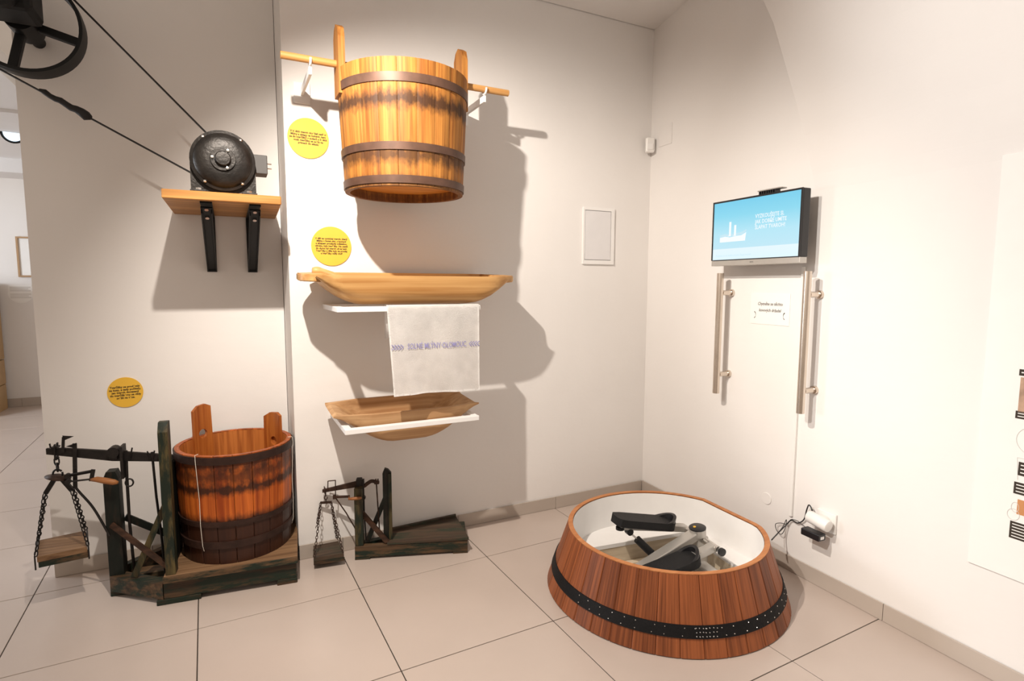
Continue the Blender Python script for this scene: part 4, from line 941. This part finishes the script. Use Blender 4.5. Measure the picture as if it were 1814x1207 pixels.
for s in (-1, 1):
    bm = BM(); pts = [V(s*0.090-s*0.012*math.cos(t), -0.0030, -0.030+0.016*math.sin(t)) for t in [-1.2+2.4*k/10 for k in range(11)]]
    tube(bm, pts, [0.0002+0.0022*abs(k-4.2)/5.8 for k in range(11)], 6); o = finish('arrow', bm, M['greybox'], no); o.scale = (1, 1, 1)
du = finish('cable_duct', bx(-0.008, 0.008, -0.012, -0.0005, 0.255, 1.38, 0.002), M['plastic_w'], None, False, RW.P(-0.436, 0, 0), RW.rz)
tag(du, 'thin white vertical cable duct running down from the monitor', 'duct')
bm = BM(); prism(bm, disc_poly(0, 0, 0.028, 32), 'y', -0.0035, -0.0005); bmesh.ops.bevel(bm, geom=[e for e in bm.edges if len(e.link_faces) == 2], offset=0.001, segments=1, affect='EDGES')
o = finish('round_cover', bm, M['wall'], None, 40, RW.P(-0.576, 0, 0.287), RW.rz); tag(o, 'round plastered over box cover low on the wall behind the vat', 'cover')
so = thing('power_socket', 'pale square wall socket above the baseboard', 'socket', RW.P(-0.260, 0, 0.300), RW.rz)
finish('plate', bx(-0.044, 0.044, -0.010, -0.0005, -0.043, 0.043, 0.003), M['plastic_w'], so)
bm = BM(); lathe(bm, [(0.021, 0.0101), (0.027, 0.0101), (0.027, 0.014), (0.021, 0.014)], frameM((0.0, 0, 0), (0, -1, 0)), 24, closed=True); finish('socket_ring', bm, M['plastic_w'], so, 40)
pl = thing('plug_adapter', 'white cylindrical plug adapter pushed into the wall socket', 'plug', RW.P(-0.260, 0, 0.304), RW.rz)
bm = BM(); lathe(bm, [(0.0, 0.0145), (0.022, 0.0145), (0.026, 0.022), (0.026, 0.040), (0, 0.040)], frameM((0.0, 0, 0), (0, -1, 0)), 24); finish('plug_base', bm, M['plastic_w'], pl, 40)
bm = BM(); lathe(bm, [(0.020, -0.048), (0.024, -0.046), (0.026, -0.040), (0.026, 0.044), (0.022, 0.050), (0.0, 0.050)], frameM((-0.003, -0.050, 0.002), (-1, 0, 0.12)), 28); finish('body', bm, M['plastic_w'], pl, 40)
bm = BM(); lathe(bm, [(0.0, -0.030), (0.020, -0.030), (0.020, -0.047)], frameM((-0.003, -0.050, 0.002), (-1, 0, 0.12)), 28); finish('outlet_face', bm, M['panelgrey'], pl, 40)
ch = thing('charger_block', 'small black charger block hanging under the white plug adapter', 'charger', RW.P(-0.275, 0, 0.245), RW.rz)
finish('block', bx(-0.045, 0.042, -0.085, -0.042, -0.012, 0.018, 0.004), M['plastic_k'], ch)
finish('port', bx(0.0422, 0.0432, -0.074, -0.054, -0.004, 0.008), M['white'], ch)
cb = thing('charger_cable', 'looped black charger cable between the vat and the socket', 'cable', RW.o, RW.rz)
def rp(a, b_, w): p = RW.at(a, b_, w); return V(p.x, -p.y, p.z)
bm = BM(); tube(bm, spline([rp(1367, 957, 0.14), rp(1380, 943, 0.06), rp(1393, 930, 0.02), rp(1402, 922, 0.012), rp(1413, 927, 0.012), rp(1424, 921, 0.014), rp(1429, 904, 0.02), rp(1433, 895, 0.03), rp(1438, 903, 0.035), rp(1437, 914, 0.045)], 6), 0.0028, 8); finish('thick_cable', bm, M['plastic_k'], cb, True)
bm = BM(); tube(bm, [rp(1439, 903, 0.036), rp(1438, 909, 0.040), rp(1436.5, 917, 0.046)], [0.003, 0.0055, 0.006], 10); finish('plug_boot', bm, M['plastic_k'], cb, True)
bm = BM(); tube(bm, spline([rp(1367, 956, 0.13), rp(1385, 936, 0.03), rp(1393, 921, 0.018), rp(1391, 936, 0.02), rp(1384, 947, 0.022), rp(1376, 940, 0.022), rp(1374, 929, 0.02), rp(1383, 927, 0.016), rp(1394, 929, 0.012), rp(1401, 921, 0.016), rp(1412, 923, 0.018), rp(1420, 929, 0.025), rp(1428, 935, 0.05)], 6), 0.0016, 6); finish('thin_cable', bm, M['plastic_k'], cb, True)

# corner: alarm sensor, blank cover, meter box door
pr = thing('motion_sensor', 'small white alarm motion sensor in the room corner', 'sensor', BW.P(2.003, 0, 2.115), BW.rz)
bm = BM(); box(bm, (0, -0.042, 0), (0.052, 0.034, 0.086), Matrix.Rotation(math.radians(-28), 3, 'Z'), 0.008); finish('housing', bm, M['plastic_w'], pr)
bm = BM(); bar(bm, (0.010, -0.040, 0.02), (0.026, -0.0005, 0.02), 0.012, 0.02); finish('bracket', bm, M['plastic_w'], pr)
bm = BM(); box(bm, (-0.010, -0.0595, -0.012), (0.032, 0.004, 0.034), Matrix.Rotation(math.radians(-28), 3, 'Z'), 0.001); finish('lens', bm, M['white'], pr)
bm = BM(); tube(bm, spline([(0.020, -0.03, 0.035), (0.032, -0.02, 0.050), (0.036, -0.012, 0.038), (0.034, -0.004, 0.03)], 4), 0.002, 6); finish('wire', bm, M['greybox'], pr)
o = finish('blank_cover', bx(-0.058, 0.058, -0.004, -0.0005, -0.058, 0.058, 0.001), M['wall'], None, False, RW.P(-1.398, 0, 2.158), RW.rz); tag(o, 'flat square blank wall cover beside the motion sensor', 'cover')
mb = thing('meter_box', 'flat white meter box door set in the wall', 'cabinet', BW.P(1.674, 0, 1.576), BW.rz)
bm = BM()
for x0, x1, z0, z1 in ((-0.108, -0.0970, -0.160, 0.162), (0.0860, 0.108, -0.160, 0.162), (-0.0970, 0.0860, -0.160, -0.1370), (-0.0970, 0.0860, 0.1450, 0.162)): bx(x0, x1, -0.012, -0.0005, z0, z1, 0.0, bm)
finish('frame', bm, M['white'], mb)
finish('back_panel', bx(-0.0970, 0.0860, -0.0012, -0.0005, -0.1370, 0.1450), M['panelgrey'], mb)
finish('door', bx(-0.0938, 0.0828, -0.0115, -0.0014, -0.1338, 0.1418, 0.001), M['panelgrey'], mb)

# poster panel at the right
po = thing('poster_panel', 'large white exhibition panel with drawings and black text boxes', 'poster', RW.P(0.262, 0, 0.365), RW.rz)
finish('board', bx(0.0, 1.60, -0.008, -0.0005, 0.0, 1.345, 0.001), M['paper'], po)
def pbox(u0, u1, z0, z1, mat, name, lines=0):
    yb = -0.0092
    b0 = finish(name, bx(u0-0.262, u1-0.262, yb, -0.0081, z0-0.365, z1-0.365), mat, po)
    if lines:
        bm = BM(); h_ = (z1-z0)/(lines+0.6)
        for k in range(lines):
            zc = z1-0.365-h_*(k+0.8); bx(u0-0.262+0.006, u0-0.262+(u1-u0)*(0.93 if k < lines-1 else 0.7), yb-0.0004, yb-0.0001, zc-h_*0.14, zc+h_*0.14, 0, bm)
        finish('text_lines', bm, M['paper'], b0)
pbox(0.357, 0.60, 1.020, 1.040, M['ink'], 'text_box', 1)
pbox(0.362, 0.70, 0.905, 1.015, M['photo'], 'picture')
pbox(0.357, 0.56, 0.884, 0.908, M['ink'], 'text_box', 2)
pbox(0.377, 0.60, 0.705, 0.748, M['ink'], 'text_box', 3)
pbox(0.370, 0.60, 0.644, 0.682, M['ink'], 'text_box', 3)
pbox(0.369, 0.62, 0.498, 0.553, M['ink'], 'text_box', 5)
pbox(0.383, 0.44, 0.580, 0.628, M['printorange'], 'picture')
def ring_line(cx, cz, rx, rz_, t=0.0009):
    bm = BM(); pts = [(cx-0.262+rx*math.cos(a), -0.0086, cz-0.365+rz_*math.sin(a)) for a in [2*PI*k/28 for k in range(28)]]
    tube(bm, pts, t, 5, closed=True); finish('drawn_line', bm, M['printgrey'], po)
ring_line(0.42, 0.82, 0.055, 0.048); ring_line(0.43, 0.825, 0.035, 0.035); ring_line(0.375, 0.575, 0.016, 0.018); ring_line(0.378, 0.600, 0.010, 0.016)
bm = BM(); tube(bm, [(0.378-0.262, -0.0086, 0.690-0.365), (0.372-0.262, -0.0086, 0.760-0.365), (0.6-0.262, -0.0086, 0.760-0.365)], 0.0009, 5); finish('drawn_line', bm, M['printgrey'], po)

# ------------------------------------------------------------------ the far room's things
pf = thing('framed_picture', 'small wooden framed drawing on the far room wall', 'picture', FW.P(0.195, 0, 1.36), FW.rz)
bm = BM()
for x0, x1, z0, z1 in ((-0.135, -0.118, 0, 0.415), (0.118, 0.135, 0, 0.415), (-0.118, 0.118, 0, 0.017), (-0.118, 0.118, 0.398, 0.415)): bx(x0, x1, -0.025, -0.0005, z0, z1, 0, bm)
finish('frame', bm, M['framewood'], pf)
finish('sheet', bx(-0.1179, 0.1179, -0.012, -0.0006, 0.0171, 0.3979), M['paper'], pf)
bm = BM()
for k, (x, z) in enumerate(((-0.01, 0.30), (0.02, 0.32), (0.0, 0.275), (0.035, 0.28))): bx(x-0.012, x+0.012, -0.0135, -0.0121, z-0.012, z+0.014, 0, bm)
finish('drawing', bm, M['printorange'], pf)
bm = BM()
for k, (x, z) in enumerate(((0.045, 0.16), (0.06, 0.13), (0.03, 0.135))): bx(x-0.010, x+0.010, -0.0135, -0.0121, z-0.014, z+0.014, 0, bm)
finish('drawing', bm, M['greybox'], pf)
ws = thing('wall_text', 'pale grey round text print under the framed drawing', 'sign', FW.P(0.062, 0, 1.19), FW.rz)
bm = BM(); prism(bm, [(-0.095, 0.085), (0.095, 0.085)]+[(0.105*math.cos(a), 0.10*math.sin(a)) for a in [-PI*k/14 for k in range(15)]], 'y', -0.003, -0.0005); finish('print', bm, M['paper'], ws)
bm = BM()
for k in range(7):
    if k != 3: bx(-0.085, 0.085-0.02*(k % 2), -0.004, -0.0031, 0.060-0.018*k, 0.068-0.018*k, 0, bm)
finish('text_lines', bm, M['printgrey'], ws)
cb_ = thing('display_cabinet', 'tan wooden display cabinet in the far room', 'cabinet', FW.P(-0.62, 0.30, 0.0), FW.rz)
finish('body', bx(-0.6, 0.520, -0.25, 0.25, 0.52, 1.30, 0.004), M['tanbox'], cb_)
finish('drawer', bx(-0.6, 0.518, -0.248, 0.25, 0.262, 0.512, 0.004), M['tanbox'], cb_)
finish('plinth', bx(-0.6, 0.515, -0.24, 0.25, 0.0, 0.256, 0.004), M['tanbox'], cb_)
sl = thing('ceiling_spot', 'round ceiling spotlight with bright glass in the far room', 'lamp', (0, 0, 0))
F5 = Frame((-1.75, 5.0), (1, KB)); c = F5.at(23, 236, 0.0); P5 = F5.P(c.x, 0, c.z); sl.location = P5
dirn = (CAM+V(0, -1.5, 0.2)-P5).normalized()
bm = BM(); lathe(bm, [(0.0, -0.09), (0.045, -0.09), (0.062, 0.0), (0.066, 0.006), (0.058, 0.006), (0.050, -0.004)], frameM((0, 0, 0), dirn), 28); finish('shade', bm, M['blackpaint'], sl, 40)
def flatl(N, L): q_ = N.new('ShaderNodeRGB'); q_.outputs[0].default_value = (0.75, 0.88, 1.0, 1); return q_.outputs[0]
M['lamp_glass'] = emit('lamp_glass', flatl, 1.2)
bm = BM(); lathe(bm, [(0, -0.006), (0.052, -0.006), (0.052, 0.0), (0, 0.004)], frameM((0, 0, 0), dirn), 28); finish('glass', bm, M['lamp_glass'], sl, 40)
bm = BM(); tube(bm, [V(0, 0, 0)-dirn*0.06, V(0, 0.02, 2.29-P5.z)], 0.008, 8); finish('stem', bm, M['blackpaint'], sl)
